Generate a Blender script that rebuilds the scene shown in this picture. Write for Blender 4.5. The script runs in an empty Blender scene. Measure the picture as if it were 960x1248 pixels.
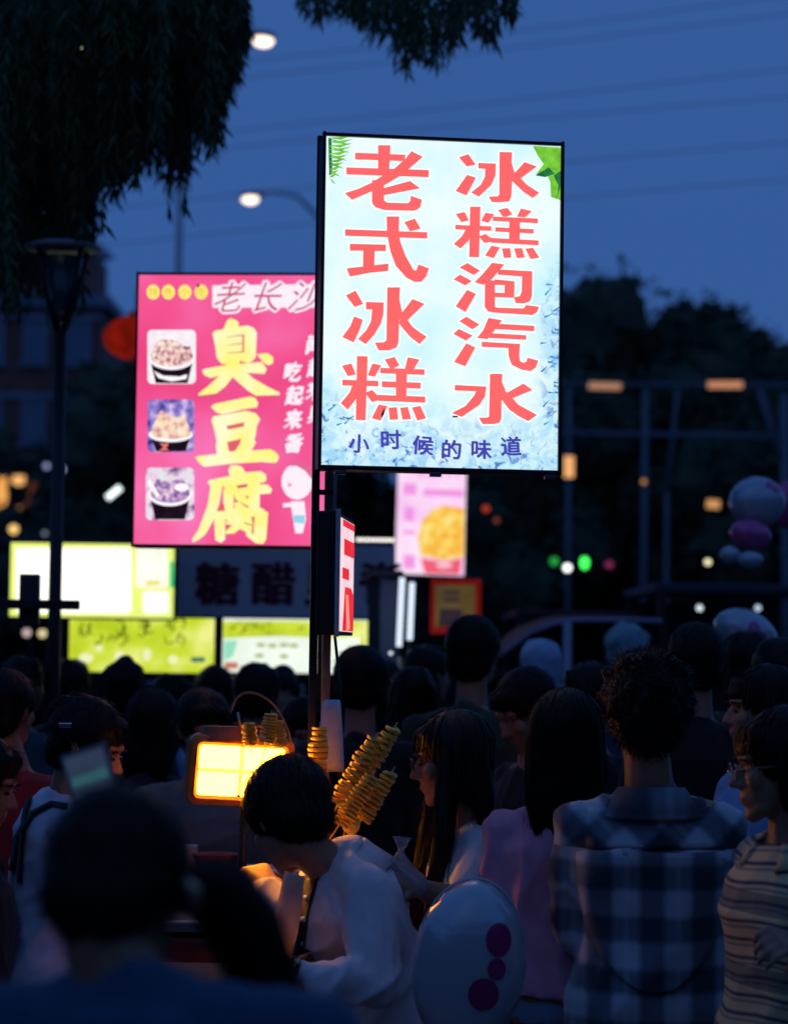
import bpy, bmesh, math, random
import numpy as np
from mathutils import Vector, Matrix, noise
from mathutils.bvhtree import BVHTree
from mathutils.geometry import tessellate_polygon
R = math.radians
random.seed(7); np.random.seed(7)
scene = bpy.context.scene
C = scene.collection
# ------------------------------------------------------------------ camera
F = 2936.0
cam_d = bpy.data.cameras.new('camera'); cam = bpy.data.objects.new('camera', cam_d); C.objects.link(cam)
cam_d.sensor_fit = 'VERTICAL'; cam_d.sensor_height = 36; cam_d.lens = 36*F/1248
cam_d.clip_start = .1; cam_d.clip_end = 3000
CM = Matrix.Translation((0, 0, 1.65)) @ Matrix.Rotation(R(90+3.24), 4, 'X') @ Matrix.Rotation(R(.8), 4, 'Z')
cam.matrix_world = CM
scene.camera = cam
cam_d.dof.use_dof = True; cam_d.dof.focus_distance = 6.1; cam_d.dof.aperture_fstop = 2.8
def at(x, y, D):
    return CM @ Vector(((x-480)/F*D, (624-y)/F*D, -D))
# ------------------------------------------------------------------ sky, sun, exposure
world = bpy.data.worlds.new('World'); scene.world = world; world.use_nodes = True
wn = world.node_tree.nodes; wl = world.node_tree.links
bg = wn['Background']
sky = wn.new('ShaderNodeTexSky'); sky.sky_type = 'NISHITA'; sky.sun_disc = False
sky.sun_elevation = R(.5); sky.sun_rotation = R(200); sky.air_density = 1.0; sky.ozone_density = 6
wm_ = wn.new('ShaderNodeMix'); wm_.data_type = 'RGBA'; wm_.inputs[0].default_value = .86      # physical twilight mixed with an even dusk blue
wm_.inputs[7].default_value = (.32, .94, 2.88, 1)
wl.new(sky.outputs[0], wm_.inputs[6]); wl.new(wm_.outputs[2], bg.inputs[0]); bg.inputs[1].default_value = .125
sun_d = bpy.data.lights.new('sun', 'SUN'); sun = bpy.data.objects.new('sun', sun_d); C.objects.link(sun)
sun_d.energy = .012; sun_d.angle = R(30); sun_d.color = (.6, .7, 1)
sun.rotation_euler = (R(50), 0, R(-20))
scene.view_settings.view_transform = 'Standard'; scene.view_settings.look = 'None'
scene.view_settings.exposure = 0; scene.view_settings.gamma = 1
scene.cycles.use_denoising = True
scene.cycles.max_bounces = 6; scene.cycles.sample_clamp_indirect = 4
scene.cycles.use_light_tree = True
# ------------------------------------------------------------------ helpers
def srgb(r, g, b):
    f = lambda c: (c/255/12.92) if c/255 <= .04045 else ((c/255+.055)/1.055)**2.4
    return (f(r), f(g), f(b))
_m = {}
def mat(name, col=(.5,.5,.5), rough=.7, metal=0, var=.15, scale=30, bump=.0, bscale=200, spec=.4, sheen=0, trans=0, sub=0, coat=0):
    if name in _m: return _m[name]
    m = bpy.data.materials.new(name); m.use_nodes = True; nt = m.node_tree; N = nt.nodes; L = nt.links
    b = N['Principled BSDF']; b.inputs['Roughness'].default_value = rough; b.inputs['Metallic'].default_value = metal
    b.inputs['Specular IOR Level'].default_value = spec; b.inputs['Sheen Weight'].default_value = sheen
    b.inputs['Transmission Weight'].default_value = trans; b.inputs['Coat Weight'].default_value = coat
    if sub: b.inputs['Subsurface Weight'].default_value = sub; b.inputs['Subsurface Radius'].default_value = (.02,.008,.004); b.inputs['Subsurface Scale'].default_value = 1
    tc = N.new('ShaderNodeTexCoord'); nz = N.new('ShaderNodeTexNoise'); nz.inputs['Scale'].default_value = scale; nz.inputs['Detail'].default_value = 5
    L.new(tc.outputs['Object'], nz.inputs['Vector'])
    cr = N.new('ShaderNodeValToRGB'); c = Vector(col)
    cr.color_ramp.elements[0].position = .3; cr.color_ramp.elements[1].position = .7
    cr.color_ramp.elements[0].color = (*(c*(1-var)), 1); cr.color_ramp.elements[1].color = (*(c*(1+var)), 1)
    L.new(nz.outputs[0], cr.inputs[0]); L.new(cr.outputs[0], b.inputs['Base Color'])
    if bump:
        n2 = N.new('ShaderNodeTexNoise'); n2.inputs['Scale'].default_value = bscale; n2.inputs['Detail'].default_value = 3
        L.new(tc.outputs['Object'], n2.inputs['Vector'])
        bp = N.new('ShaderNodeBump'); bp.inputs['Strength'].default_value = bump; bp.inputs['Distance'].default_value = .01
        L.new(n2.outputs[0], bp.inputs['Height']); L.new(bp.outputs[0], b.inputs['Normal'])
    _m[name] = m; return m
def emit(name, col, s=1, var=0, scale=6, light=False):
    if name in _m: return _m[name]
    m = bpy.data.materials.new(name); m.use_nodes = True; nt = m.node_tree; N = nt.nodes; L = nt.links
    N.clear(); o = N.new('ShaderNodeOutputMaterial'); e = N.new('ShaderNodeEmission'); L.new(e.outputs[0], o.inputs[0])
    e.inputs[1].default_value = s
    c = Vector(col)
    if var:
        tc = N.new('ShaderNodeTexCoord'); nz = N.new('ShaderNodeTexNoise'); nz.inputs['Scale'].default_value = scale; nz.inputs['Detail'].default_value = 3
        L.new(tc.outputs['Object'], nz.inputs['Vector']); cr = N.new('ShaderNodeValToRGB')
        cr.color_ramp.elements[0].position = .3; cr.color_ramp.elements[1].position = .7
        cr.color_ramp.elements[0].color = (*(c*(1-var)), 1); cr.color_ramp.elements[1].color = (*(c*(1+var)), 1)
        L.new(nz.outputs[0], cr.inputs[0]); L.new(cr.outputs[0], e.inputs[0])
    else: e.inputs[0].default_value = (*c, 1)
    if not light: m.cycles.emission_sampling = 'NONE'
    _m[name] = m; return m
def tag(o, label=None, cat=None, group=None, kind=None):
    if label: o['label'] = label
    if cat: o['category'] = cat
    if group: o['group'] = group
    if kind: o['kind'] = kind
    return o
def empty(name, loc, rz=0, label=None, cat=None, group=None):
    o = bpy.data.objects.new(name, None); C.objects.link(o); o.location = loc; o.rotation_euler = (0, 0, rz); o.empty_display_size = .1
    return tag(o, label, cat, group)
def link(name, me, m=None, parent=None, loc=None):
    o = bpy.data.objects.new(name, me); C.objects.link(o)
    if m is not None and not me.materials: me.materials.append(m)
    if parent: o.parent = parent
    if loc is not None: o.location = loc
    return o
class MB:
    """collects raw geometry"""
    def __init__(s): s.v = []; s.f = []
    def add(s, vs, fs):
        n = len(s.v); s.v += [tuple(v) for v in vs]; s.f += [tuple(i+n for i in f) for f in fs]; return s
    def box(s, c, d, M=None, bev=0):
        x, y, z = d[0]/2, d[1]/2, d[2]/2
        if bev:
            bm = bmesh.new(); bmesh.ops.create_cube(bm, size=1); bmesh.ops.scale(bm, vec=d, verts=bm.verts)
            bmesh.ops.bevel(bm, geom=bm.edges[:], offset=bev, segments=2, affect='EDGES', profile=.6)
            bm.verts.index_update(); vs = [v.co.copy() for v in bm.verts]; fs = [[v.index for v in f.verts] for f in bm.faces]; bm.free()
        else:
            vs = [Vector(p) for p in ((-x,-y,-z),(x,-y,-z),(x,y,-z),(-x,y,-z),(-x,-y,z),(x,-y,z),(x,y,z),(-x,y,z))]
            fs = [(3,2,1,0),(4,5,6,7),(0,1,5,4),(1,2,6,5),(2,3,7,6),(3,0,4,7)]
        if M is not None: vs = [M @ v for v in vs]
        return s.add([v+Vector(c) for v in vs], fs)
    def tube(s, pts, r, n=8, cap=True):
        pts = [Vector(p) for p in pts]; k = len(pts); rs = r if isinstance(r, (list, tuple)) else [r]*k
        rings = []; ref = None
        for i, p in enumerate(pts):
            t = (pts[min(i+1, k-1)]-pts[max(i-1, 0)]).normalized()
            if ref is None: ref = t.orthogonal().normalized()
            a = (ref - t*ref.dot(t)).normalized(); ref = a; b = t.cross(a)
            rings.append([p+(a*math.cos(2*math.pi*j/n)+b*math.sin(2*math.pi*j/n))*rs[i] for j in range(n)])
        vs = [v for rg in rings for v in rg]
        fs = [(i*n+j, i*n+(j+1) % n, (i+1)*n+(j+1) % n, (i+1)*n+j) for i in range(k-1) for j in range(n)]
        if cap: fs += [tuple(range(n))[::-1], tuple((k-1)*n+j for j in range(n))]
        return s.add(vs, fs)
    def lathe(s, prof, c=(0,0,0), n=24, M=None):
        vs = []; fs = []
        for r, z in prof:
            for j in range(n):
                v = Vector((r*math.cos(2*math.pi*j/n), r*math.sin(2*math.pi*j/n), z))
                if M is not None: v = M @ v
                vs.append(v+Vector(c))
        k = len(prof)
        fs = [(i*n+j, i*n+(j+1) % n, (i+1)*n+(j+1) % n, (i+1)*n+j) for i in range(k-1) for j in range(n)]
        fs += [tuple(range(n))[::-1], tuple((k-1)*n+j for j in range(n))]
        return s.add(vs, fs)
    def ball(s, c, r, n=12, m=8, M=None):
        r = (r, r, r) if not isinstance(r, (tuple, list)) else r; c = Vector(c); vs = []; fs = []
        for i in range(1, m):
            th = math.pi*i/m
            for j in range(n):
                v = Vector((r[0]*math.sin(th)*math.cos(2*math.pi*j/n), r[1]*math.sin(th)*math.sin(2*math.pi*j/n), r[2]*math.cos(th)))
                vs.append(c+(M @ v if M is not None else v))
        a = len(vs); t = Vector((0,0,r[2])); b = Vector((0,0,-r[2]))
        vs += [c+(M @ t if M is not None else t), c+(M @ b if M is not None else b)]
        for i in range(m-2):
            for j in range(n): fs.append((i*n+j, (i+1)*n+j, (i+1)*n+(j+1) % n, i*n+(j+1) % n))
        for j in range(n):
            fs.append((a, j, (j+1) % n)); fs.append((a+1, (m-2)*n+(j+1) % n, (m-2)*n+j))
        return s.add(vs, fs)
    def hull(s, balls, n=10):
        """convex hull of spheres [(p, r), ...]"""
        bm = bmesh.new()
        t = MB()
        for p, r in balls: t.ball(p, r, n, 7)
        for v in t.v: bm.verts.new(v)
        res = bmesh.ops.convex_hull(bm, input=bm.verts[:])
        bmesh.ops.delete(bm, geom=[v for v in bm.verts if not v.link_faces], context='VERTS')
        bm.verts.index_update()
        s.add([v.co.copy() for v in bm.verts], [[v.index for v in f.verts] for f in bm.faces]); bm.free(); return s
    def rings(s, rs, n=20, p=2.4):
        """loft: rs = [(centre, xaxis*rx, yaxis*ry)]"""
        vs = []; k = len(rs)
        for c, ax, ay in rs:
            for j in range(n):
                a = 2*math.pi*j/n; ca, sa = math.cos(a), math.sin(a)
                vs.append(Vector(c)+ax*math.copysign(abs(ca)**(2/p), ca)+ay*math.copysign(abs(sa)**(2/p), sa))
        fs = [(i*n+j, i*n+(j+1) % n, (i+1)*n+(j+1) % n, (i+1)*n+j) for i in range(k-1) for j in range(n)]
        fs += [tuple(range(n))[::-1], tuple((k-1)*n+j for j in range(n))]
        return s.add(vs, fs)
    def mesh(s, name, smooth=False):
        me = bpy.data.meshes.new(name); me.from_pydata(s.v, [], s.f); me.update()
        if smooth: me.polygons.foreach_set('use_smooth', [True]*len(me.polygons))
        return me
    def build(s, name, m, parent=None, smooth=False, loc=None):
        return link(name, s.mesh(name, smooth), m, parent, loc)
def recalc(me):
    bm = bmesh.new(); bm.from_mesh(me); bmesh.ops.recalc_face_normals(bm, faces=bm.faces); bm.to_mesh(me); bm.free()
def remeshed(mb, name, voxel, smooth=4, disp=None, origin=Vector((0,0,0))):
    me = mb.mesh('tmp'); recalc(me)
    o = bpy.data.objects.new('tmp', me); C.objects.link(o)
    r = o.modifiers.new('r', 'REMESH'); r.mode = 'VOXEL'; r.voxel_size = voxel
    if smooth: sm = o.modifiers.new('s', 'SMOOTH'); sm.factor = .5; sm.iterations = smooth
    dg = bpy.context.evaluated_depsgraph_get(); ev = o.evaluated_get(dg)
    out = bpy.data.meshes.new_from_object(ev); out.name = name
    bpy.data.objects.remove(o); bpy.data.meshes.remove(me)
    n = len(out.vertices); co = np.empty(n*3); out.vertices.foreach_get('co', co); co = co.reshape(-1, 3)
    if disp is not None:
        no = np.empty(n*3); out.vertices.foreach_get('normal', no); no = no.reshape(-1, 3)
        co = co + no*disp(co, no)[:, None]
    co = co - np.array(origin)
    out.vertices.foreach_set('co', co.ravel()); out.update()
    out.polygons.foreach_set('use_smooth', [True]*len(out.polygons))
    return out
def folds(amp, seed=0, kz=1.0):
    rng = np.random.RandomState(abs(int(seed)) % 100000)
    ph = rng.rand(8)*6.3; d = rng.randn(4, 3); d /= np.linalg.norm(d, axis=1)[:, None]
    def f(co, no):
        x = co.copy()
        x[:, 0] += .03*np.sin(co[:, 2]*19+ph[0]); x[:, 1] += .03*np.sin(co[:, 2]*15+ph[1]); x[:, 2] += .035*np.sin(co[:, 0]*13+co[:, 1]*9+ph[2])
        out = np.zeros(len(co))
        for i, k in enumerate((20, 29, 47, 12)):
            w = np.sin((x*[1.2, 1.2, .7*kz]) @ d[i]*k+ph[4+i])
            m = .5+.5*np.sin(co @ d[(i+1) % 4]*6+ph[i])
            out += (1-np.abs(w))**2*m*(1, .7, .4, .8)[i]
        return amp*(out-.6)
    return f
# ------------------------------------------------------------------ flat signs: local frame x right, z up, -y towards the viewer
class Face:
    """a vertical sign face: plane through a point, turned by yaw; converts photo measurements to sign-local metres"""
    def __init__(s, x, y, D, yaw):
        s.o = at(x, y, D); s.yaw = yaw; s.M = Matrix.Translation(s.o) @ Matrix.Rotation(yaw, 4, 'Z'); s.I = s.M.inverted()
    def uv(s, x, y):
        a = s.I @ CM.translation; b = s.I @ at(x, y, 5); d = b-a; t = -a.y/d.y; p = a+d*t; return (p.x, p.z)
def flat(name, polys, m, parent, eps, step=0.00012, thick=0):
    mb = MB()
    for i, pl in enumerate(polys):
        y = -eps-i*step
        vs = [(u, y, w) for u, w in pl]
        tris = tessellate_polygon([[Vector((u, 0, w)) for u, w in pl]])
        out = []
        for t in tris:
            a, b, c = (Vector(vs[k]) for k in t)
            out.append(t if (b-a).cross(c-a).y < 0 else (t[0], t[2], t[1]))
        mb.add(vs, out)
    return mb.build(name, m, parent)
def rrect(x0, y0, x1, y1, r, n=5):
    pts = []
    for cx, cy, a0 in ((x1-r, y0+r, -90), (x1-r, y1-r, 0), (x0+r, y1-r, 90), (x0+r, y0+r, 180)):
        for k in range(n+1):
            a = R(a0+90*k/n); pts.append((cx+r*math.cos(a), cy+r*math.sin(a)))
    return pts
def ell(cx, cy, rx, ry, n=24, a0=0, a1=360):
    return [(cx+rx*math.cos(R(a0+(a1-a0)*k/(n if a1-a0 < 360 else n))), cy+ry*math.sin(R(a0+(a1-a0)*k/n))) for k in range(n+(1 if a1-a0 < 360 else 0))]
def stroke(pts, w):
    pts = [Vector(p) for p in pts]; k = len(pts); ws = w if isinstance(w, (list, tuple)) else [w]*k; L = []; Rr = []
    for i, p in enumerate(pts):
        t = (pts[min(i+1, k-1)]-pts[max(i-1, 0)]).normalized(); n = Vector((-t.y, t.x))
        L.append(tuple(p+n*ws[i]/2)); Rr.append(tuple(p-n*ws[i]/2))
    return L+Rr[::-1]
def glyph(ch, face, cx, cy, h, m, parent, eps, offset=0, wx=1.0, rot=0, shear=0, name='lettering', dil=None):
    """one written character as flat print, centred on (cx, cy) with height h (photo units on that face)"""
    cu = bpy.data.curves.new('g', 'FONT'); cu.body = ch; cu.size = 1; cu.offset = offset; cu.shear = shear; cu.resolution_u = 3
    o = bpy.data.objects.new('g', cu); C.objects.link(o)
    dg = bpy.context.evaluated_depsgraph_get(); me = bpy.data.meshes.new_from_object(o.evaluated_get(dg))
    bpy.data.objects.remove(o)
    vs = [v.co.copy() for v in me.vertices]
    if not vs: return None
    x0 = min(v.x for v in vs); x1 = max(v.x for v in vs); y0 = min(v.y for v in vs); y1 = max(v.y for v in vs)
    c0 = face.uv(cx, cy); c1 = face.uv(cx, cy-h); sc = (Vector(c1)-Vector(c0)).length/max(y1-y0, 1e-3)
    ca, sa = math.cos(rot), math.sin(rot)
    for v in me.vertices:
        x = (v.co.x-(x0+x1)/2)*sc*wx; z = (v.co.y-(y0+y1)/2)*sc
        v.co = (c0[0]+x*ca-z*sa, -eps, c0[1]+x*sa+z*ca)
    me.name = name
    return link(name, me, m, parent)
def extent(objs): pass
print('helpers ready')
# ------------------------------------------------------------------ ground
asphalt = mat('asphalt', (.05,.05,.052), .85, var=.3, scale=3, bump=.5, bscale=60)
mb = MB(); mb.add([(-600,-200,0),(600,-200,0),(600,1500,0),(-600,1500,0)], [(0,1,2,3)])
tag(mb.build('ground', asphalt), kind='structure')
mb = MB(); mb.add([(-30,-3,.004),(30,-3,.004),(30,16,.004),(-30,16,.004)], [(0,1,2,3)])
tag(mb.build('pavement', mat('paving', (.12,.115,.11), .8, var=.25, scale=4, bump=.4, bscale=40)), kind='structure')
# ------------------------------------------------------------------ main light-box sign
black = mat('black_paint', (.012,.012,.014), .45, var=.3, bump=.1)
steel = mat('weathered_steel', (.16,.15,.15), .4, metal=.8, var=.3, scale=12)
def sign_panel_mat():
    m = bpy.data.materials.new('backlit_ice_print'); m.use_nodes = True; nt = m.node_tree; N = nt.nodes; L = nt.links
    N.clear(); o = N.new('ShaderNodeOutputMaterial'); e = N.new('ShaderNodeEmission'); L.new(e.outputs[0], o.inputs[0]); e.inputs[1].default_value = 1.0
    tc = N.new('ShaderNodeTexCoord'); sp = N.new('ShaderNodeSeparateXYZ'); L.new(tc.outputs['Object'], sp.inputs[0])
    def math_(op, a, b=None, c=None):
        n = N.new('ShaderNodeMath'); n.operation = op
        for i, x in enumerate((a, b, c)):
            if x is None: continue
            if isinstance(x, (int, float)): n.inputs[i].default_value = x
            else: L.new(x, n.inputs[i])
        return n.outputs[0]
    def noise_(s, d=4, dist=0):
        n = N.new('ShaderNodeTexNoise'); n.inputs['Scale'].default_value = s; n.inputs['Detail'].default_value = d; n.inputs['Distortion'].default_value = dist
        L.new(tc.outputs['Object'], n.inputs['Vector']); return n.outputs[0]
    def mix(f, a, b):
        n = N.new('ShaderNodeMix'); n.data_type = 'RGBA'
        L.new(f, n.inputs[0])
        for i, x in ((6, a), (7, b)):
            if isinstance(x, tuple): n.inputs[i].default_value = (*x, 1)
            else: L.new(x, n.inputs[i])
        return n.outputs[2]
    def mr(v, a, b, c=0, d=1):
        n = N.new('ShaderNodeMapRange'); L.new(v, n.inputs[0]); n.inputs[1].default_value = a; n.inputs[2].default_value = b; n.inputs[3].default_value = c; n.inputs[4].default_value = d; return n.outputs[0]
    base = mix(mr(noise_(6), .4, .75), (.86,1.0,1.0), (.58,.93,1.0))
    # ice and foam print creeping up from the bottom and the right edge
    edge = math_('MAXIMUM', mr(sp.outputs[2], -.235, -.45), math_('MULTIPLY', mr(sp.outputs[0], .235, .315), mr(sp.outputs[2], .22, .0, 0, .75)))
    edge = math_('MAXIMUM', edge, math_('MULTIPLY', mr(sp.outputs[0], -.20, -.32), mr(sp.outputs[2], -.17, -.28, 0, .8)))
    f1 = math_('MULTIPLY', mr(noise_(22, 6, 1.5), .42, .62), edge)
    c1 = mix(f1, base, (.25,.60,.92))
    c1 = mix(mr(math_('MULTIPLY', edge, edge), .0, 1.2, 0, .55), c1, (.35,.72,.95))
    f2 = math_('MULTIPLY', mr(noise_(30, 4, 1.6), .55, .66), mr(edge, .25, .7))
    c2 = mix(f2, c1, (.09,.22,.62))
    L.new(c2, e.inputs[0]); return m
S1 = Face(537, 371, 6.3, R(8))
main = empty('lightbox_sign', S1.o, S1.yaw, 'tall white light-box sign with red characters and blue ice print, raised on black poles', 'sign', None)
def q(face, *pts): return [face.uv(x, y) for x, y in pts]
TL, TR, BR, BL = q(S1, (397,166), (684,178), (678,575), (391,567))
x0 = (TL[0]+BL[0])/2; x1 = (TR[0]+BR[0])/2; z1 = (TL[1]+TR[1])/2; z0 = (BL[1]+BR[1])/2
print('main sign', x0, x1, z0, z1)
SM = sign_panel_mat()
mb = MB().add([(x0,0,z0),(x1,0,z0),(x1,0,z1),(x0,0,z1)], [(0,1,2,3)]); mb.build('light_panel', SM, main)
dp = .12
mb = MB().box(((x0+x1)/2, dp/2+.004, (z0+z1)/2), (x1-x0+.012, dp, z1-z0+.012), bev=.003); mb.build('case', black, main)
for nm, c, d in (('frame_bar', (x0-.004, -.002, (z0+z1)/2), (.009, .018, z1-z0+.022)), ('frame_bar', (x1+.004, -.002, (z0+z1)/2), (.009, .018, z1-z0+.022)),
                 ('frame_bar', ((x0+x1)/2, -.002, z1+.004), (x1-x0-.002, .017, .009)), ('frame_bar', ((x0+x1)/2, -.002, z0-.004), (x1-x0-.002, .017, .012))):
    MB().box(c, d, bev=.002).build(nm, black, main)
for sx in (x0+.05, x1-.02, x0+.3):
    MB().box((sx, .0, z0-.016), (.03, .02, .012), bev=.002).build('clip', steel, main)
red = emit('coral_print', srgb(255,106,108), 1.0, var=.07, scale=4)
def A(ox, oy, s, *polys): return [[(ox+x/s, oy+y/s) for x, y in p] for p in polys]
Z = 6.933
CH = {}
CH['c1'] = A(410,170,Z, [(350,50),(455,50),(445,250),(350,250)], [(157,113),(580,130),(575,185),(155,170)], [(82,237),(778,260),(776,320),(82,297)],
  [(68,455),(180,420),(300,365),(390,305),(490,245),(580,165),(630,100),(728,148),(610,250),(520,320),(400,390),(300,438),(130,512)],
  [(300,345),(400,345),(400,515),(425,535),(600,540),(622,520),(625,477),(720,510),(708,570),(685,592),(650,604),(400,598),(330,575),(305,550),(298,520)],
  [(620,352),(705,415),(400,472),(400,412)])
CH['c2'] = A(410,170,Z, [(72,760),(765,785),(765,838),(72,815)],
  [(422,652),(528,652),(525,800),(540,870),(580,980),(650,1105),(672,1110),(690,1057),(780,1090),(755,1160),(715,1203),(660,1205),(590,1170),(500,1070),(455,950),(425,800)],
  [(570,700),(660,670),(710,755),(620,778)], [(112,883),(417,890),(415,945),(112,940)], [(225,930),(322,930),(318,1075),(222,1090)],
  [(85,1090),(438,1050),(435,1112),(280,1128),(112,1160)])
CH['c3'] = A(410,340,Z, [(78,140),(160,100),(225,212),(152,238)], [(148,318),(222,345),(195,430),(145,538),(48,492),(115,400)],
  [(248,195),(398,200),(395,300),(375,375),(320,470),(245,552),(180,508),(250,435),(290,360),(300,260),(248,258)],
  [(428,72),(535,72),(530,170),(552,280),(528,360),(522,540),(505,580),(440,605),(355,605),(322,538),(400,536),(420,520)],
  [(545,285),(560,275),(640,170),(742,212),(600,348),(530,365)], [(525,375),(540,330),(600,348),(640,405),(700,450),(760,490),(700,552),(620,490),(560,420)])
CH['c4'] = A(410,340,Z, [(172,652),(262,655),(245,1195),(162,1192)], [(45,735),(125,715),(162,808),(95,822)], [(302,715),(378,730),(322,828),(262,815)],
  [(48,852),(352,862),(352,908),(48,900)], [(140,880),(180,900),(165,1015),(95,1105),(35,1050),(110,960)], [(245,960),(300,938),(350,990),(352,1025),(300,1042),(255,985)],
  [(405,682),(490,660),(530,730),(470,762),(450,755)], [(600,662),(700,682),(650,765),(575,760)], [(370,752),(742,765),(742,812),(368,798)],
  [(500,770),(595,770),(588,1010),(500,1005)], [(382,865),(710,878),(708,928),(382,915)], [(345,980),(748,995),(748,1047),(340,1030)],
  [(355,1062),(430,1075),(372,1198),(295,1178)], [(438,1088),(508,1085),(520,1188),(448,1192)], [(535,1090),(600,1082),(630,1185),(555,1190)], [(635,1088),(705,1072),(755,1178),(680,1198)])
CH['c5'] = A(545,175,Z, [(95,118),(175,90),(238,180),(162,195)], [(165,265),(240,290),(160,440),(68,402)],
  [(260,165),(408,170),(405,270),(370,350),(265,450),(198,415),(280,350),(315,280),(318,215),(260,212)],
  [(438,72),(545,75),(540,160),(562,240),(545,320),(538,450),(520,490),(440,498),(375,495),(345,450),(425,446),(436,430)],
  [(555,245),(575,240),(650,158),(755,195),(618,295),(545,310)], [(540,315),(548,285),(618,295),(670,350),(775,418),(718,462),(640,410)])
CH['c6'] = A(545,175,Z, [(190,535),(278,535),(266,962),(182,960)], [(68,595),(145,580),(180,652),(115,665)], [(320,585),(395,598),(345,672),(282,655)],
  [(65,688),(370,700),(370,740),(65,726)], [(155,725),(200,730),(180,820),(110,888),(52,850),(120,785)], [(262,785),(320,765),(370,800),(372,830),(310,842)],
  [(425,562),(505,545),(548,600),(490,622),(465,617)], [(618,550),(712,572),(655,625),(585,620)], [(380,618),(762,635),(762,675),(380,655)],
  [(520,625),(612,630),(608,835),(518,830)], [(402,708),(728,725),(726,762),(402,745)], [(365,798),(768,820),(768,862),(360,838)],
  [(370,865),(442,878),(390,970),(315,948)], [(458,888),(528,885),(538,965),(475,968)], [(560,888),(628,885),(652,965),(585,970)], [(655,890),(720,882),(775,965),(700,978)])
CH['c7'] = A(545,175,Z, [(100,1048),(168,1010),(275,1075),(220,1112)], [(50,1148),(105,1108),(205,1162),(150,1200)], [(165,1237),(240,1271),(152,1424),(68,1377)],
  [(375,1008),(480,1022),(440,1070),(370,1150),(300,1195),(228,1172),(300,1100)],
  [(430,1065),(715,1080),(712,1290),(695,1335),(650,1350),(575,1350),(558,1300),(610,1290),(625,1250),(628,1125),(420,1108)],
  [(315,1150),(400,1160),(400,1380),(420,1388),(640,1394),(665,1365),(772,1380),(755,1425),(715,1450),(400,1430),(340,1420),(313,1380)],
  [(395,1148),(565,1165),(565,1200),(395,1195)], [(482,1165),(565,1170),(562,1305),(478,1295)], [(395,1260),(560,1268),(560,1305),(395,1298)])
CH['c8'] = A(545,345,Z, [(98,322),(160,285),(270,352),(210,392)], [(48,430),(95,388),(212,445),(155,488)], [(158,510),(235,545),(150,705),(55,668)],
  [(345,295),(460,315),(385,415),(335,475),(248,465),(300,400)], [(430,345),(732,362),(732,408),(400,390)], [(370,425),(665,442),(662,480),(340,465)],
  [(288,497),(612,515),(605,600),(610,660),(640,675),(665,665),(672,632),(765,655),(745,715),(700,745),(620,732),(540,690),(515,620),(512,550),(288,540)])
CH['c9'] = A(545,345,Z, [(358,768),(462,768),(460,840),(487,900),(455,1000),(455,1140),(440,1180),(390,1192),(295,1192),(265,1138),(330,1138),(350,1130)],
  [(62,862),(328,875),(315,960),(270,1030),(120,1132),(35,1098),(150,1040),(225,950),(240,915),(60,908)],
  [(470,900),(505,925),(640,850),(718,905),(545,975),(470,975)], [(455,960),(545,970),(600,1030),(755,1115),(680,1168),(600,1125),(520,1070),(455,985)])
def cbox(face, polys):
    return [[face.uv(x, y) for x, y in p] for p in polys]
halo = emit('white_print_edge', (1.0,1.0,.98), 1.05)
def grow(poly, d):
    c = Vector((sum(p[0] for p in poly)/len(poly), sum(p[1] for p in poly)/len(poly))); n = len(poly)
    ar = sum(poly[i][0]*poly[(i+1) % n][1]-poly[(i+1) % n][0]*poly[i][1] for i in range(n)); sg = 1 if ar > 0 else -1
    out = []
    for i in range(n):
        a, b, e = Vector(poly[i-1]), Vector(poly[i]), Vector(poly[(i+1) % n])
        t1 = (b-a).normalized(); t2 = (e-b).normalized(); n1 = Vector((t1.y, -t1.x))*sg; n2 = Vector((t2.y, -t2.x))*sg
        m = (n1+n2); m = m/max(m.length, .6)*min(1.4, 2/max(m.length, .6)); out.append(tuple(b+m*d))
    return out
for k in sorted(CH):
    pl = cbox(S1, CH[k])
    flat('lettering_edge', [grow(p, .0042) for p in pl], halo, main, .0010, step=.00003)
    flat('lettering', pl, red, main, .0025, step=.00006)
blue_t = emit('indigo_print', srgb(72,70,178), 1.0)
for ch, x, y, rt in (('小',437,541,-.03),('时',476,536,.03),('候',515,543,-.05),('的',549.5,548,-.03),('味',586,548,.0),('道',622,544,.05)):
    glyph(ch, S1, x, y, 23 if ch != '小' else 22, blue_t, main, .004, offset=.008, rot=rt, wx=1.08)
    glyph(ch, S1, x+.7, y+.3, 23 if ch != '小' else 22, blue_t, main, .0042, offset=.008, rot=rt, wx=1.08)
    glyph(ch, S1, x-.3, y-.6, 23 if ch != '小' else 22, blue_t, main, .0044, offset=.008, rot=rt, wx=1.08)
# palm frond top left, bunch of leaves top right
lg = emit('leaf_print_green', srgb(120,200,60), 1, var=.3, scale=40); dg_ = emit('leaf_print_dark', srgb(40,120,70), 1, var=.3, scale=40)
fr = []
for i in range(11):
    t = i/10; bx, by = 399+2*t, 168+48*t
    L_ = 32*(1-.72*t**1.5); fr.append([(bx,by),(bx+L_*.5,by-4.2+L_*.10),(bx+L_,by-4+L_*.02),(bx+L_*.5,by-.6+L_*.10)])
    if i % 2 == 0: fr.append([(bx,by),(bx+L_*.55,by+5),(bx+L_*.9,by+9),(bx+L_*.45,by+7)])
flat('leaf_print', cbox(S1, fr), lg, main, .0012)
flat('leaf_print', cbox(S1, [[(400,168),(404,168),(405,212),(401,214)]]), dg_, main, .0011)
lv = [[(649,178),(683,180),(683,222),(676,214),(665,208),(652,214),(662,200),(655,190)], [(664,208),(683,206),(682,244),(671,240),(670,222)]]
flat('leaf_print', cbox(S1, lv), lg, main, .0012)
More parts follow.
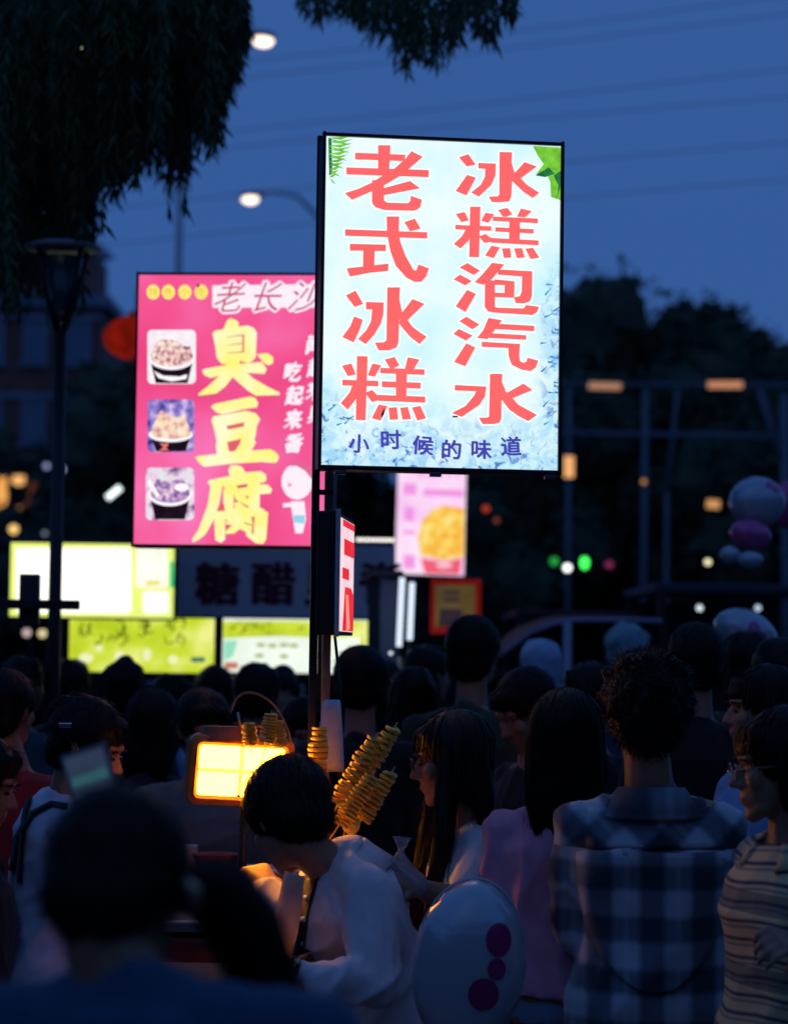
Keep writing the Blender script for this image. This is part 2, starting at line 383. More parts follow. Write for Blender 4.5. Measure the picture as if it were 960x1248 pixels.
flat('leaf_print', cbox(S1, [[(652,214),(668,204),(676,212),(664,216)], [(674,214),(683,208),(683,225),(678,243),(680,226)]]), dg_, main, .0018)
flat('scuff', cbox(S1, [[(551,507),(557,507),(557,509),(551,509)], [(464,505),(468,497),(468,504),(465,510)]]), emit('dark_scuff', (.02,.02,.02)), main, .0045)
pt = []
random.seed(3)
for i in range(26):
    x = random.choice((random.uniform(399,425), random.uniform(655,676))); y = random.uniform(492,520) if x < 500 else random.uniform(330,520)
    a = random.uniform(-.9,.3); l = random.uniform(5,14); pt.append(stroke([(x,y),(x+l*math.cos(a),y+l*math.sin(a))], [2.5,.6]))
flat('ice_print', cbox(S1, pt), emit('ice_blue_print', srgb(60,140,205), 1, var=.3), main, .0009)
# poles of the main sign: behind its left edge down to the ground
def pole_at(xt, yt, xb, yb, D):
    a = at(xt, yt, D); return a
for (xa, ya, D_, w, m_) in ((391.5,166,6.40,.020,black),(401,575,6.44,.022,mat('warm_lit_pole', (.38,.24,.16), .45, metal=.2, var=.3, scale=20))):  # second pole's tan colour stands in for warm light falling on it
    p = at(xa, ya, D_); l = main.matrix_world.inverted() @ p if False else Matrix.Rotation(-S1.yaw, 3, 'Z') @ (p-S1.o)
    MB().box((l.x, l.y, (l.z + (-S1.o.z))/2), (w, w, l.z+S1.o.z), bev=.002).build('pole', m_, main)
# cable tied along the pole
pc = Matrix.Rotation(-S1.yaw, 3, 'Z') @ (at(408,775,6.36)-S1.o); pd = Matrix.Rotation(-S1.yaw, 3, 'Z') @ (at(414,1010,6.3)-S1.o)
MB().tube([pc, pc.lerp(pd,.3)+Vector((.012,0,0)), pc.lerp(pd,.6)-Vector((.006,0,0)), pc.lerp(pd,.8)+Vector((.008,0,0)), pd], .004, 6).build('cable', black, main, True)
for yy in (600, 690, 770):
    p = Matrix.Rotation(-S1.yaw, 3, 'Z') @ (at(394, yy, 6.385)-S1.o)
    MB().box((p.x, p.y, p.z), (.055,.012,.014), bev=.002).build('bracket', steel, main)
# ------------------------------------------------------------------ narrow hanging light box seen nearly edge on
near = at(411.5, 698, 6.2); far_ = at(433, 701, 6.72)
v = far_-near; yaw = math.atan2(v.y, v.x); W2 = Vector((v.x, v.y, 0)).length; H2 = 151/F*6.2
side = empty('side_lightbox', (near.x, near.y, near.z), yaw, 'small red and white light box seen almost edge on below the big white sign', 'sign')
MB().box((W2/2, .03, 0), (W2, .05, H2), bev=.003).build('case', black, side)
MB().box((.002, -.004, 0), (.0, .0, 0)).v
MB().add([(.012,.004,-H2/2+.01),(W2-.01,.004,-H2/2+.01),(W2-.01,.004,H2/2-.01),(.012,.004,H2/2-.01)], [(0,1,2,3)]).build('light_panel', emit('pink_white_panel', srgb(250,215,225), 1, var=.12, scale=9, light=True), side)
rp = [[(.16,H2/2-.012),(W2-.012,H2/2-.012),(W2-.012,H2/2-.03),(.16,H2/2-.03)], [(.2,.055),(W2-.012,.055),(W2-.012,.098),(.2,.098)], [(.16,.02),(.36,.02),(.36,-.01),(.16,-.01)], [(.24,-.03),(.42,-.03),(W2-.012,-.05),(W2-.012,-H2/2+.012),(.18,-H2/2+.012)]]
flat('red_print', rp, emit('red_print', srgb(235,50,65), 1, var=.2, scale=20), side, -.003)
flat('orange_print', [[(.26,-.05),(.34,-.05),(.4,-.14),(.3,-.15)]], emit('orange_print', srgb(250,150,130), 1, var=.2), side, -.002)
MB().box((-.006,.0,0), (.012,.012,H2+.01), bev=.002).build('edge_trim', mat('pale_trim', (.5,.5,.52), .5), side)
# ------------------------------------------------------------------ pink sign
S2 = Face(285, 498, 8.2, R(-4))
pink = empty('lightbox_sign', S2.o, S2.yaw, 'pink light-box sign with big yellow characters and three pictures of food bowls', 'sign')
TL, TR, BR, BL = q(S2, (168,335), (405,331), (403,664), (165,663))
x0 = (TL[0]+BL[0])/2; x1 = (TR[0]+BR[0])/2; z1 = TL[1]; z0 = BL[1]
def grad_panel(name, cols, s=1, scale=3.0):
    m = bpy.data.materials.new(name); m.use_nodes = True; nt = m.node_tree; N = nt.nodes; L = nt.links
    N.clear(); o = N.new('ShaderNodeOutputMaterial'); e = N.new('ShaderNodeEmission'); L.new(e.outputs[0], o.inputs[0]); e.inputs[1].default_value = s
    tc = N.new('ShaderNodeTexCoord'); nz = N.new('ShaderNodeTexNoise'); nz.inputs['Scale'].default_value = scale; nz.inputs['Detail'].default_value = 2
    L.new(tc.outputs['Object'], nz.inputs['Vector']); cr = N.new('ShaderNodeValToRGB'); L.new(nz.outputs[0], cr.inputs[0]); L.new(cr.outputs[0], e.inputs[0])
    el = cr.color_ramp.elements; el[0].position = .3; el[0].color = (*cols[0], 1); el[1].position = .7; el[1].color = (*cols[-1], 1)
    for i, c in enumerate(cols[1:-1]):
        k = el.new(.3+.4*(i+1)/(len(cols)-1)); k.color = (*c, 1)
    return m
pm = grad_panel('pink_backlit', [srgb(232,62,120), srgb(246,88,150), srgb(250,120,185)], 1, 2.6)
MB().add([(x0,0,z0),(x1,0,z0),(x1,0,z1),(x0,0,z1)], [(0,1,2,3)]).build('light_panel', pm, pink)
MB().box(((x0+x1)/2, .064, (z0+z1)/2), (x1-x0+.02, .12, z1-z0+.02), bev=.003).build('case', black, pink)
for c, d in (((x0-.004,-.002,(z0+z1)/2),(.008,.018,z1-z0+.02)),((x1+.004,-.002,(z0+z1)/2),(.008,.018,z1-z0+.02)),(((x0+x1)/2,-.002,z1+.004),(x1-x0-.002,.017,.008)),(((x0+x1)/2,-.002,z0-.004),(x1-x0-.002,.017,.008))):
    MB().box(c, d, bev=.002).build('frame_bar', black, pink)
MB().box((x1-.03, .09, (z0-S2.o.z)/2), (.03,.03,S2.o.z+z0-.012), bev=.002).build('pole', black, pink)
yel = grad_panel('yellow_print', [srgb(255,246,110), srgb(255,250,165), srgb(255,255,215)], 1.0, 9)
Y = 8.318
chou = A(235,380,Y, [(200,220),(230,190),(310,180),(345,95),(380,65),(440,85),(470,115),(460,150),(560,140),(620,165),(650,210),(640,460),(600,505),(560,520),(480,500),(470,560),(345,560),(345,535),(290,525),(245,470),(230,350)],
  [(95,600),(120,580),(345,540),(700,510),(750,580),(730,630),(550,620),(250,655),(180,672),(120,645)],
  [(330,600),(450,590),(405,665),(330,760),(240,830),(60,852),(60,830),(150,760),(260,660)],
  [(400,600),(540,610),(620,680),(760,760),(880,820),(880,845),(640,852),(560,800),(410,668)],
  [(650,430),(760,420),(815,460),(815,520),(770,545),(720,520)])
chou_h = A(235,380,Y, stroke([(345,258),(515,238)],[4,14]), stroke([(515,232),(512,414)],18), stroke([(350,340),(500,322)],[4,12]), stroke([(355,420),(512,408)],[6,12]), [(480,497),(545,520),(478,522)])
dou = A(235,380,Y, [(185,965),(220,935),(590,858),(640,880),(665,930),(650,970),(540,985),(300,1040),(240,1020)],
  [(190,1100),(210,1060),(540,1005),(640,1030),(685,1090),(650,1160),(640,1248),(625,1290),(640,1330),(600,1400),(590,1440),(250,1460),(235,1360),(245,1310),(230,1248),(215,1180)],
  [(25,1478),(60,1463),(400,1425),(780,1393),(830,1413),(875,1468),(860,1518),(830,1533),(700,1523),(400,1540),(120,1573),(80,1548)])
dou_h = A(235,380,Y, [(340,1160),(525,1120),(518,1165),(360,1195)], [(350,1323),(495,1288),(480,1338),(430,1413),(370,1418)])
fu = A(235,530,Y, [(360,360),(385,310),(450,308),(500,325),(535,380),(690,368),(740,400),(748,460),(720,485),(180,525),(150,480),(165,460),(380,415)],
  [(185,500),(310,480),(270,700),(210,870),(130,1010),(60,1065),(0,1090),(-5,1060),(60,960),(150,720)],
  [(312,500),(680,478),(680,760),(400,775),(312,775)], [(560,505),(760,503),(805,550),(790,595),(680,602),(560,600)],
  [(215,780),(330,768),(330,1060),(290,1095),(230,1070)], [(620,740),(680,740),(765,790),(745,1060),(715,1105),(640,1100),(540,1020),(540,990),(620,1000)],
  [(215,775),(700,742),(762,790),(620,830),(330,860)], [(400,770),(560,760),(600,850),(620,1000),(550,990),(480,955),(420,1000),(340,1005),(330,980),(400,920),(330,900)])
fu_h = A(235,530,Y, [(445,515),(555,495),(555,530),(460,545)], [(290,695),(318,700),(330,770),(250,775)], [(310,535),(330,530),(318,560)], stroke([(422,610),(420,750)],10), [(425,640),(470,680),(430,685)], [(530,620),(565,620),(560,655)],
  stroke([(470,678),(565,735)],[4,20]), [(335,930),(405,912),(340,975)], stroke([(525,892),(600,920)],12), stroke([(622,830),(606,1005)],16))
for pl, hl in ((chou,chou_h),(dou,dou_h),(fu,fu_h)):
    flat('lettering', cbox(S2, pl), yel, pink, .003, step=.00008)
    flat('lettering_counter', cbox(S2, hl), emit('pink_red_print', srgb(228,98,110), 1), pink, .0045)
wht = emit('white_print', srgb(255,240,250), 1.0)
flat('title_band', cbox(S2, [[(259,348),(404,346),(404,375),(259,375)]]), wht, pink, .0012)
pr = emit('magenta_print', srgb(205,70,120), 1)
for ch, x, rt in (('老',281,.05),('长',327,.0),('沙',371,-.05)):
    for ox, oy in ((-2.2,0),(2.2,0),(0,2.2),(0,-2.2),(1.6,1.6),(-1.6,-1.6)):
        glyph(ch, S2, x+ox, 362+oy, 37, wht, pink, .0014+abs(ox)*.0001+oy*.00005, offset=.04, shear=.35, wx=.95, rot=rt)
    glyph(ch, S2, x, 362, 36, pr, pink, .003, offset=-.004, shear=.35, wx=.95, rot=rt)
yc = emit('yellow_spot', srgb(255,240,120), 1); ys = emit('spot_ink', srgb(225,190,70), 1)
for ch, x in (('特',187),('色',205.5),('小',225.5),('吃',245.5)):
    flat('printed_spot', [[S2.uv(*p) for p in ell(x, 356, 8, 9)]], yc, pink, .0012)
    glyph(ch, S2, x, 356, 11, ys, pink, .0025, offset=.0)
for s_, x, y0_, dy, n in (('吃起来香',357,453,29,4),('闻起来臭',383.5,420,28,4)):
    for i, ch in enumerate(s_): [glyph(ch, S2, x+(i % 2)*1.5+k*1.2, y0_+dy*i-k*.8, 23, wht, pink, .002+k*.0002, offset=.01, wx=.85, shear=.15) for k in (-1,0,1)]
# printed food pictures
dk = emit('bowl_print_dark', srgb(30,15,30), 1, var=.4, scale=30); rim = emit('bowl_print_rim', srgb(255,250,255), 1)
def food_mat(name, a, b, c, sc=70):
    m = grad_panel(name, [a, b, c], 1, sc); return m
fm = [food_mat('food_print_brown', srgb(110,50,70), srgb(240,190,190), srgb(255,250,225)), food_mat('food_print_gold', srgb(205,130,160), srgb(250,215,180), srgb(255,245,225), 45), food_mat('food_print_violet', srgb(60,40,110), srgb(170,130,190), srgb(255,225,235), 60)]
bgm = [emit('picture_pale', srgb(250,240,248), 1, var=.1, scale=20), grad_panel('picture_blue', [srgb(40,40,130), srgb(150,130,210), srgb(250,225,250)], 1, 22), grad_panel('picture_mixed', [srgb(90,50,120), srgb(240,215,235), srgb(215,245,235)], 1, 22)]
for i, (xa, ya, xb, yb) in enumerate(((180,402,239,468),(180,487,237,551),(178,570,237,634))):
    UV = lambda p: S2.uv(*p)
    flat('picture', [[UV(p) for p in rrect(xa, ya, xb, yb, 6)]], bgm[i], pink, .0012)
    cx, w = (xa+xb)/2, (xb-xa)
    ry = (13, 6, 12)[i]; cy = (ya+33, ya+43, ya+32)[i]; bw = (27, 25, 25)[i]
    flat('printed_bowl', [[UV(p) for p in [(cx-bw,cy),(cx-bw*.72,yb-1),(cx+bw*.72,yb-1),(cx+bw,cy)]]], dk, pink, .002)
    flat('printed_rim', [[UV(p) for p in ell(cx, cy, bw+2, ry+3)]], rim, pink, .0026)
    top = ell(cx, cy-1, bw-1, ry)
    heap = [(x, y) if y > cy-1 else (x, cy-1-(cy-1-y)*(1.5, 4.6, 1.6)[i]*(1+.25*math.sin(x*.9))) for x, y in top]
    heap = [(x, max(y, ya+1.5)) for x, y in heap]
    flat('printed_food', [[UV(p) for p in heap]], fm[i], pink, .0032)
    if i == 0: flat('printed_band', [[UV(p) for p in [(cx-22,yb-16),(cx-10,yb-10),(cx+10,yb-9),(cx+19,yb-12),(cx+18,yb-6),(cx,yb-3),(cx-16,yb-7)]]], rim, pink, .0034)
    if i == 1: flat('printed_mark', [[UV(p) for p in [(cx-14,yb-11),(cx-8,yb-10),(cx-3,yb-11),(cx-3,yb-8),(cx-6,yb-5),(cx-2,yb-2),(cx-14,yb-2),(cx-9,yb-6)]]], emit('mark_print', srgb(235,120,110), 1), pink, .0034)
    if i == 2: flat('printed_spoon', [[UV(p) for p in [(cx-32+4,ya+18),(cx-24,ya+14),(cx-12,ya+34),(cx-16,ya+37)]], [UV(p) for p in ell(cx+14, ya+24, 9, 5)]], rim, pink, .0036)
# small printed child figure
UV = lambda p: S2.uv(*p)
flat('printed_head', [[UV(p) for p in ell(362,587,19,22)]], wht, pink, .0012)
flat('printed_hair', [[UV(p) for p in [(352,568),(362,562),(376,567),(384,580),(385,590),(380,584),(372,574),(362,568)]]], emit('hair_print', srgb(225,105,150), 1), pink, .002)
flat('printed_body', [[UV(p) for p in [(354,611),(371,611),(373,632),(369,650),(360,650),(357,632)]], [UV(p) for p in stroke([(345,616),(358,615)],5)]], wht, pink, .0016)
flat('printed_shorts', [[UV(p) for p in [(357,628),(372,628),(371,638),(358,637)]]], emit('teal_print', srgb(150,215,235), 1), pink, .0028)
flat('printed_face', [[UV(p) for p in [(351,588),(357,591),(351,594)]]], emit('cheek_print', srgb(240,150,190), 1), pink, .0022)
flat('printed_string', [[UV(p) for p in stroke([(243,347),(241,350)],3)]], dk, pink, .004)
# ------------------------------------------------------------------ people
skin = mat('skin', (.38,.185,.115), .5, var=.08, scale=14, bump=.15, bscale=150, sub=.08)
hairm = mat('black_hair', (.008,.006,.005), .5, var=.4, scale=60, spec=.18)
hairb = mat('dark_brown_hair', (.020,.009,.006), .48, var=.4, scale=60, spec=.25)
shoe_m = mat('shoe_rubber', (.05,.05,.05), .6)
def cloth(name, col, rough=.85, var=.1, bump=.25): return mat(name, col, rough, var=var, scale=25, bump=bump, bscale=420, sheen=.2, spec=.2)
def pattern_mat(name, kind):
    m = bpy.data.materials.new(name); m.use_nodes = True; nt = m.node_tree; N = nt.nodes; L = nt.links; b = N['Principled BSDF']
    b.inputs['Roughness'].default_value = .85; b.inputs['Sheen Weight'].default_value = .2; b.inputs['Specular IOR Level'].default_value = .2
    uv = N.new('ShaderNodeUVMap'); sp = N.new('ShaderNodeSeparateXYZ'); L.new(uv.outputs[0], sp.inputs[0])
    def M_(op, a, b_=None, c=None):
        n = N.new('ShaderNodeMath'); n.operation = op
        for i, x in enumerate((a, b_, c)):
            if x is None: continue
            if isinstance(x, (int, float)): n.inputs[i].default_value = x
            else: L.new(x, n.inputs[i])
        return n.outputs[0]
    def mixc(f, a, b_, t='MIX'):
        n = N.new('ShaderNodeMix'); n.data_type = 'RGBA'; n.blend_type = t
        if isinstance(f, (int, float)): n.inputs[0].default_value = f
        else: L.new(f, n.inputs[0])
        for i, x in ((6, a), (7, b_)):
            if isinstance(x, tuple): n.inputs[i].default_value = (*x, 1)
            else: L.new(x, n.inputs[i])
        return n.outputs[2]
    U, V = sp.outputs[0], sp.outputs[1]
    def stripe(x, period, duty, off=0, soft=.09):
        a = M_('FRACT', M_('ADD', M_('DIVIDE', x, period), off)); d = M_('ABSOLUTE', M_('SUBTRACT', a, .5))
        n = N.new('ShaderNodeMapRange'); n.interpolation_type = 'SMOOTHSTEP'; L.new(d, n.inputs[0]); n.inputs[1].default_value = duty/2+soft; n.inputs[2].default_value = duty/2-soft
        return n.outputs[0]
    if kind == 'plaid':
        # straight cut cloth below the yoke, bias cut above it
        r45 = .7071
        x45 = M_('MULTIPLY', M_('ADD', U, V), r45); y45 = M_('MULTIPLY', M_('SUBTRACT', V, U), r45)
        def pl(x, y, ox, oy, p):
            a = stripe(x, p, .48, ox); c = stripe(y, p, .48, oy)
            s_ = M_('MULTIPLY', M_('ADD', a, c), .5)
            cr = N.new('ShaderNodeValToRGB'); cr.color_ramp.interpolation = 'LINEAR'; e = cr.color_ramp.elements
            e[0].position = 0; e[0].color = (.52,.54,.60,1); e[1].position = 1; e[1].color = (.045,.055,.075,1)
            k = e.new(.5); k.color = (.15,.18,.225,1); L.new(s_, cr.inputs[0]); t = stripe(x, p, .05, ox+.5); 
            return mixc(M_('MULTIPLY', t, .25), cr.outputs[0], (.8,.84,.9))
        yoke = M_('GREATER_THAN', V, .335)
        colr = mixc(yoke, pl(U, V, .52, .16, .118), pl(x45, y45, .31, .52, .118))
    else:
        w = M_('ADD', V, M_('MULTIPLY', M_('SINE', M_('MULTIPLY', U, 22)), .006))
        a = stripe(w, .040, .20, .1); g = stripe(w, .040, .12, .42)
        colr = mixc(M_('MULTIPLY', g, .9), mixc(a, (.74,.58,.30), (.03,.05,.09)), (.10,.16,.20))
        band = M_('GREATER_THAN', M_('FRACT', M_('DIVIDE', V, .16)), .72)
        colr = mixc(M_('MULTIPLY', band, .6), colr, (.05,.08,.09))
    nz = N.new('ShaderNodeTexNoise'); nz.inputs['Scale'].default_value = 500; tc = N.new('ShaderNodeTexCoord'); L.new(tc.outputs['Object'], nz.inputs['Vector'])
    bp = N.new('ShaderNodeBump'); bp.inputs['Strength'].default_value = .3; bp.inputs['Distance'].default_value = .004; L.new(nz.outputs[0], bp.inputs['Height']); L.new(bp.outputs[0], b.inputs['Normal'])
    L.new(colr, b.inputs['Base Color']); return m
def limb(mb, pts, rs, n=10):
    for i in range(len(pts)-1): mb.hull([(pts[i], rs[i]), (pts[i+1], rs[i+1])], n)
def hand(mb, w, d, pn, S=1, curl=.5, thumb=1, spread=1.0):
    """w wrist, d direction of the palm, pn palm normal (the side fingers close to); five separate fingers"""
    d = d.normalized(); pn = (pn-d*pn.dot(d)).normalized(); a = d.cross(pn)*thumb
    k = w+d*.085*S
    mb.hull([(w+d*.005, .021*S), (k+a*.028*S, .012*S), (k-a*.03*S, .011*S), (w+d*.03*S+a*.022*S, .015*S), (w+d*.03*S-a*.02*S, .013*S)], 8)
    for i, (off, L_) in enumerate(((.031,.068), (.011,.077), (-.010,.071), (-.030,.054))):
        p = k+a*off*S; dd = d.copy()+a*(.5-i/3)*.12*spread; dd.normalize(); ang = curl*(.9+.12*i)
        for j, fr_ in enumerate((.45,.3,.25)):
            ca, sa = math.cos(ang*(.8 if j == 0 else 1)), math.sin(ang*(.8 if j == 0 else 1)); nd = (dd*ca+pn*sa).normalized()
            q_ = p+nd*L_*fr_*S; mb.hull([(p, .0088*S*(1-.1*j)), (q_, .0084*S*(1-.12*(j+1)))], 7); p = q_; 
            pnn = (pn*ca-dd*sa).normalized(); dd = nd; pn_ = pnn; pn = pnn if j < 2 else pn
        pn = (pn-d*pn.dot(d)); pn = d.cross(a*thumb)*-1 if False else (a*thumb).cross(d); pn.normalize()
    t0 = w+d*.022*S+a*.024*S; t1 = t0+(d*.6+a*.65+pn*.35).normalized()*.036*S; t2 = t1+(d*.85+a*.12+pn*.6).normalized()*.030*S
    mb.hull([(t0, .014*S), (t1, .0105*S)], 7); mb.hull([(t1, .0105*S), (t2, .0085*S)], 7)
def strands(me_base, cen, up, n, L_, seed, w=.0035, flow=None, lift=.004, wild=.25, top_only=None):
    """many thin locks combed over the surface of a hair volume; returns an MB"""
    rng = random.Random(seed); bm = bmesh.new(); bm.from_mesh(me_base); bm.faces.ensure_lookup_table(); bv = BVHTree.FromBMesh(bm)
    areas = [f.calc_area() for f in bm.faces]; tot = sum(areas); cum = np.cumsum(areas); out = MB()
    for i in range(n):
        f = bm.faces[min(int(np.searchsorted(cum, rng.random()*tot)), len(bm.faces)-1)]
        p = f.calc_center_median(); nn = f.normal.copy()
        rnd = Vector((rng.uniform(-1,1), rng.uniform(-1,1), rng.uniform(-1,1)))*wild
        pts = [p+nn*.001]; k = 6; st = L_*rng.uniform(.5,1.2)/k; ok = True; lf = lift*rng.uniform(.2,1.4)
        for j in range(k):
            r = (p-cen); g = (flow(p) if flow else Vector((0,0,-1)))*.9 + r.normalized()*.25 + rnd
            loc, nn, _, _ = bv.find_nearest(p)
            if loc is None: break
            t = g-nn*g.dot(nn)
            if t.length < 1e-4: break
            p = p+t.normalized()*st; loc, nn, _, _ = bv.find_nearest(p)
            if loc is None: break
            if (loc-p).length < .03: p = loc+nn*lf*(j+1)/k*(1+j*.15)
            pts.append(p.copy())
        if len(pts) < 3: continue
        vs = []; fs = []
        for j, p_ in enumerate(pts):
            t = (pts[min(j+1, len(pts)-1)]-pts[max(j-1, 0)]).normalized(); sd = t.cross(nn); sd = sd.normalized() if sd.length > 1e-5 else Vector((1,0,0))
            ww = w*(1-.85*(j/(len(pts)-1))**1.5); vs += [p_+sd*ww/2, p_-sd*ww/2]
        fs = [(2*j, 2*j+1, 2*j+3, 2*j+2) for j in range(len(pts)-1)]
        out.add(vs, fs)
    bm.free(); return out
def join_mesh(me, mb, name):
    v0 = [v.co[:] for v in me.vertices]; f0 = [tuple(p.vertices) for p in me.polygons]
    m2 = MB(); m2.add(v0, f0); m2.add(mb.v, mb.f); return m2.mesh(name, True)
PEOPLE = {}
def person(label, D, head, neck=None, pelvis=None, face=(0,1,0), front=None, S=1.0, arms=None, hair='short', hair_m=None, shirt=None, sleeve=1.0,
           trousers=None, voxel=.010, ns=300, girth=1.0, group='people in the night market crowd', uvs=False, fold=.013, jacket=False, hem=.02, skin_m=None, roll=0, hlen=.3, key=None, neckr=1.0, sw=.165, collar=False, hs=1.0):
    V3 = lambda t: at(t[0], t[1], D+(t[2] if len(t) > 2 else 0))
    H = V3(head)
    fy = Vector(face).normalized()
    N_ = V3(neck) if neck else H-fy*.035*S+Vector((0,0,-.165*S))
    P = V3(pelvis) if pelvis else N_+Vector((0,0,-.50*S))
    s = (N_-P).normalized(); tl = (N_-P).length
    fr_ = Vector(front if front else (face[0], face[1], 0)); fr_ = (fr_-s*fr_.dot(s)).normalized(); rt = fr_.cross(s)
    root = empty('person', (P.x, P.y, 0), 0, label, 'person', group)
    O = Vector((P.x, P.y, 0))
    # head frame
    fx = fy.cross(Vector((0,0,1))).normalized(); fz = fx.cross(fy)
    if roll: q_ = Matrix.Rotation(roll, 3, fy); fx = q_ @ fx; fz = q_ @ fz
    HM = Matrix((fx, fy, fz)).transposed()
    hp = lambda x, y, z: H+HM @ Vector((x, y, z))*S
    sh = [N_-s*.078*S+rt*sg*sw*S*girth-fr_*.01 for sg in (-1, 1)]
    hips = [P+rt*sg*.085*S for sg in (-1, 1)]
    # arms: [(elbow), (wrist)] per side, left then right
    AR = []
    for i, sg in enumerate((-1, 1)):
        a = arms[i] if arms and arms[i] else None
        if a: e, w = V3(a[0]), V3(a[1]); cur = a[2] if len(a) > 2 else .5
        else: e = sh[i]-s*.26*S+rt*sg*.05*S-fr_*.02; w = e-Vector((0,0,1))*.17*S+fr_*.15*S; cur = .5
        e = sh[i]+(e-sh[i]).normalized()*min(max((e-sh[i]).length, .22*S), .31*S) if not a else e
        AR.append((sh[i], e, w, cur))
    lg_ = []
    Lg = P.z-.08*S; bend = math.sqrt(max((.80*S)**2-Lg**2, 0))*.45 if Lg < .80*S else 0
    for i, sg in enumerate((-1, 1)):
        foot = Vector((P.x, P.y, 0))+rt*sg*.10*S+Vector((fr_.x, fr_.y, 0))*(.06*sg); foot.z = .055*S
        kn = (hips[i]+foot)/2+Vector((fr_.x, fr_.y, 0)).normalized()*(bend+.02); kn.z = P.z*.53
        lg_.append((hips[i], kn, foot))
    prof = [(-.10,.150,.105,0),(-.02,.160,.112,0),(.08,.142,.100,0),(.18,.138,.098,.005),(.30,.158,.108,.008),(.38,.160,.104,0),(.43,.118,.082,-.005),(.475,.068,.060,-.008)]
    def torso(mb, grow_=0, lo=-.10, hi=.49, flare=0):
        rs = []
        for z, a, b_, o_ in prof:
            if z < lo or z > hi: continue
            rs.append((P+s*(z*tl/.50)+fr_*o_, rt*(a*girth*S+grow_+flare*max(0,.15-z)), fr_*(b_*girth*S+grow_+flare*max(0,.15-z))))
        mb.rings(rs, 22, 2.3)
    # ---- body: one continuous surface
    B = MB(); torso(B)
    B.hull([(sh[0], .05*S), (N_-s*.05*S-fr_*.01, .06*S)]); B.hull([(sh[1], .05*S), (N_-s*.05*S-fr_*.01, .06*S)])
    B.hull([(N_-s*.05*S, .058*S*neckr), (hp(0,-.022,-.065), .050*S*neckr)])
    for (a, e, w, cur) in AR:
        limb(B, [a, e], [.046*S, .037*S]); m = e.lerp(w, .3); limb(B, [e, m, w], [.036*S, .037*S, .024*S])
        hand(B, w, (w-e), (fr_*.2-s*.4+(N_-w)*.8), S, cur, 1 if a is AR[0][0] else -1)
    for (a, k, f) in lg_:
        limb(B, [a, k, f], [.078*S, .052*S, .036*S]); B.hull([(f-Vector((0,0,.02)), .032*S), (f+Vector((fr_.x, fr_.y, 0))*.13*S-Vector((0,0,.025)), .026*S)])
    B.ball(hp(0,-.012,.030), (.074*S,.094*S,.088*S), 20, 14, HM)
    B.ball(hp(0,.026,-.028), (.060*S,.062*S,.072*S), 16, 12, HM)
    B.hull([(hp(-.030,.040,-.072), .022*S), (hp(.030,.040,-.072), .022*S), (hp(0,.064,-.092), .019*S), (hp(0,.03,-.04), .045*S)])
    B.ball(hp(0,.068,.032), (.052*S,.022*S,.014*S), 12, 8, HM)
    B.hull([(hp(0,.083,.010), .0075*S), (hp(0,.105,-.024), .0095*S), (hp(0,.078,-.024), .012*S)], 8)
    B.ball(hp(-.012,.092,-.028), .008*S, 8, 6); B.ball(hp(.012,.092,-.028), .008*S, 8, 6)
    B.ball(hp(0,.078,-.052), (.021*S,.014*S,.0062*S), 10, 8, HM); B.ball(hp(0,.077,-.064), (.018*S,.013*S,.0068*S), 10, 8, HM); B.ball(hp(0,.068,-.058), (.032*S,.016*S,.022*S), 10, 8, HM)
    for sg in (-1, 1):
        B.ball(hp(sg*.040,.060,-.016), (.022*S,.022*S,.024*S), 10, 8, HM)
        B.hull([(hp(sg*.074,-.004,.022), .009*S), (hp(sg*.080,-.020,.016), .008*S), (hp(sg*.072,-.004,-.022), .008*S)], 8)
    me = remeshed(B, 'body', voxel, 5 if voxel < .008 else 3, origin=O); body = link('body', me, skin_m or skin, root)
    if voxel < .008:
        ey = mat('eye_dark', (.012,.010,.010), .15, var=0)
        for sg in (-1, 1):
            MB().ball(hp(sg*.030,.0825,.006)-O, (.0125*S,.006*S,.0052*S), 10, 6, HM).build('eye', ey, root, True)
            MB().tube([hp(sg*.014,.089,.026)-O, hp(sg*.032,.091,.030)-O, hp(sg*.048,.080,.026)-O], [.002*S,.003*S,.0015*S], 6).build('eyebrow', hairm, root, True)
        MB().tube([hp(-.019,.083,-.058)-O, hp(0,.0905,-.058)-O, hp(.019,.083,-.058)-O], [.001*S,.0022*S,.001*S], 6).build('lips', mat('lips', srgb(165,80,75), .4), root, True)
    # ---- clothes
    if shirt:
        T = MB(); torso(T, .018 if not jacket else .024, lo=hem*-1-.08, hi=.50, flare=.10 if jacket else .05)
        g = .012 if not jacket else .02
        if voxel >= .0 :
            for i in (0, 1): T.hull([(sh[i], .050*S+g), (N_-s*.075*S-fr_*.01, .062*S+g*.6)])
        T.hull([(N_-s*.050*S-fr_*.012, .068*S+g*.5), (N_-s*(.012 if collar else .028)*S-fr_*.016, .058*S+g*.3)])
        for sg in (-1, 1): T.hull([(N_-s*.055*S+rt*sg*.03*S-fr_*.012, .058*S+g*.5), (sh[0 if sg < 0 else 1], .052*S+g)])
        for (a, e, w, cur) in AR:
            if sleeve >= 1: limb(T, [a, e, e.lerp(w, .55), e.lerp(w, .93)], [.050*S+g, .043*S+g, .036*S+g, .031*S+g])
            elif sleeve > .5: limb(T, [a, e, e.lerp(w, (sleeve-.5)*2)], [.050*S+g, .043*S+g, .038*S+g])
            else: limb(T, [a, a.lerp(e, sleeve*2)], [.052*S+g, .047*S+g*1.3])
        tm = remeshed(T, 'shirt', max(voxel, .010)*(.9 if voxel < .008 else 1.1), 3, folds(fold, seed=int(D*100+head[0])), O)
        so = link('jacket' if jacket else 'shirt', tm, shirt, root)
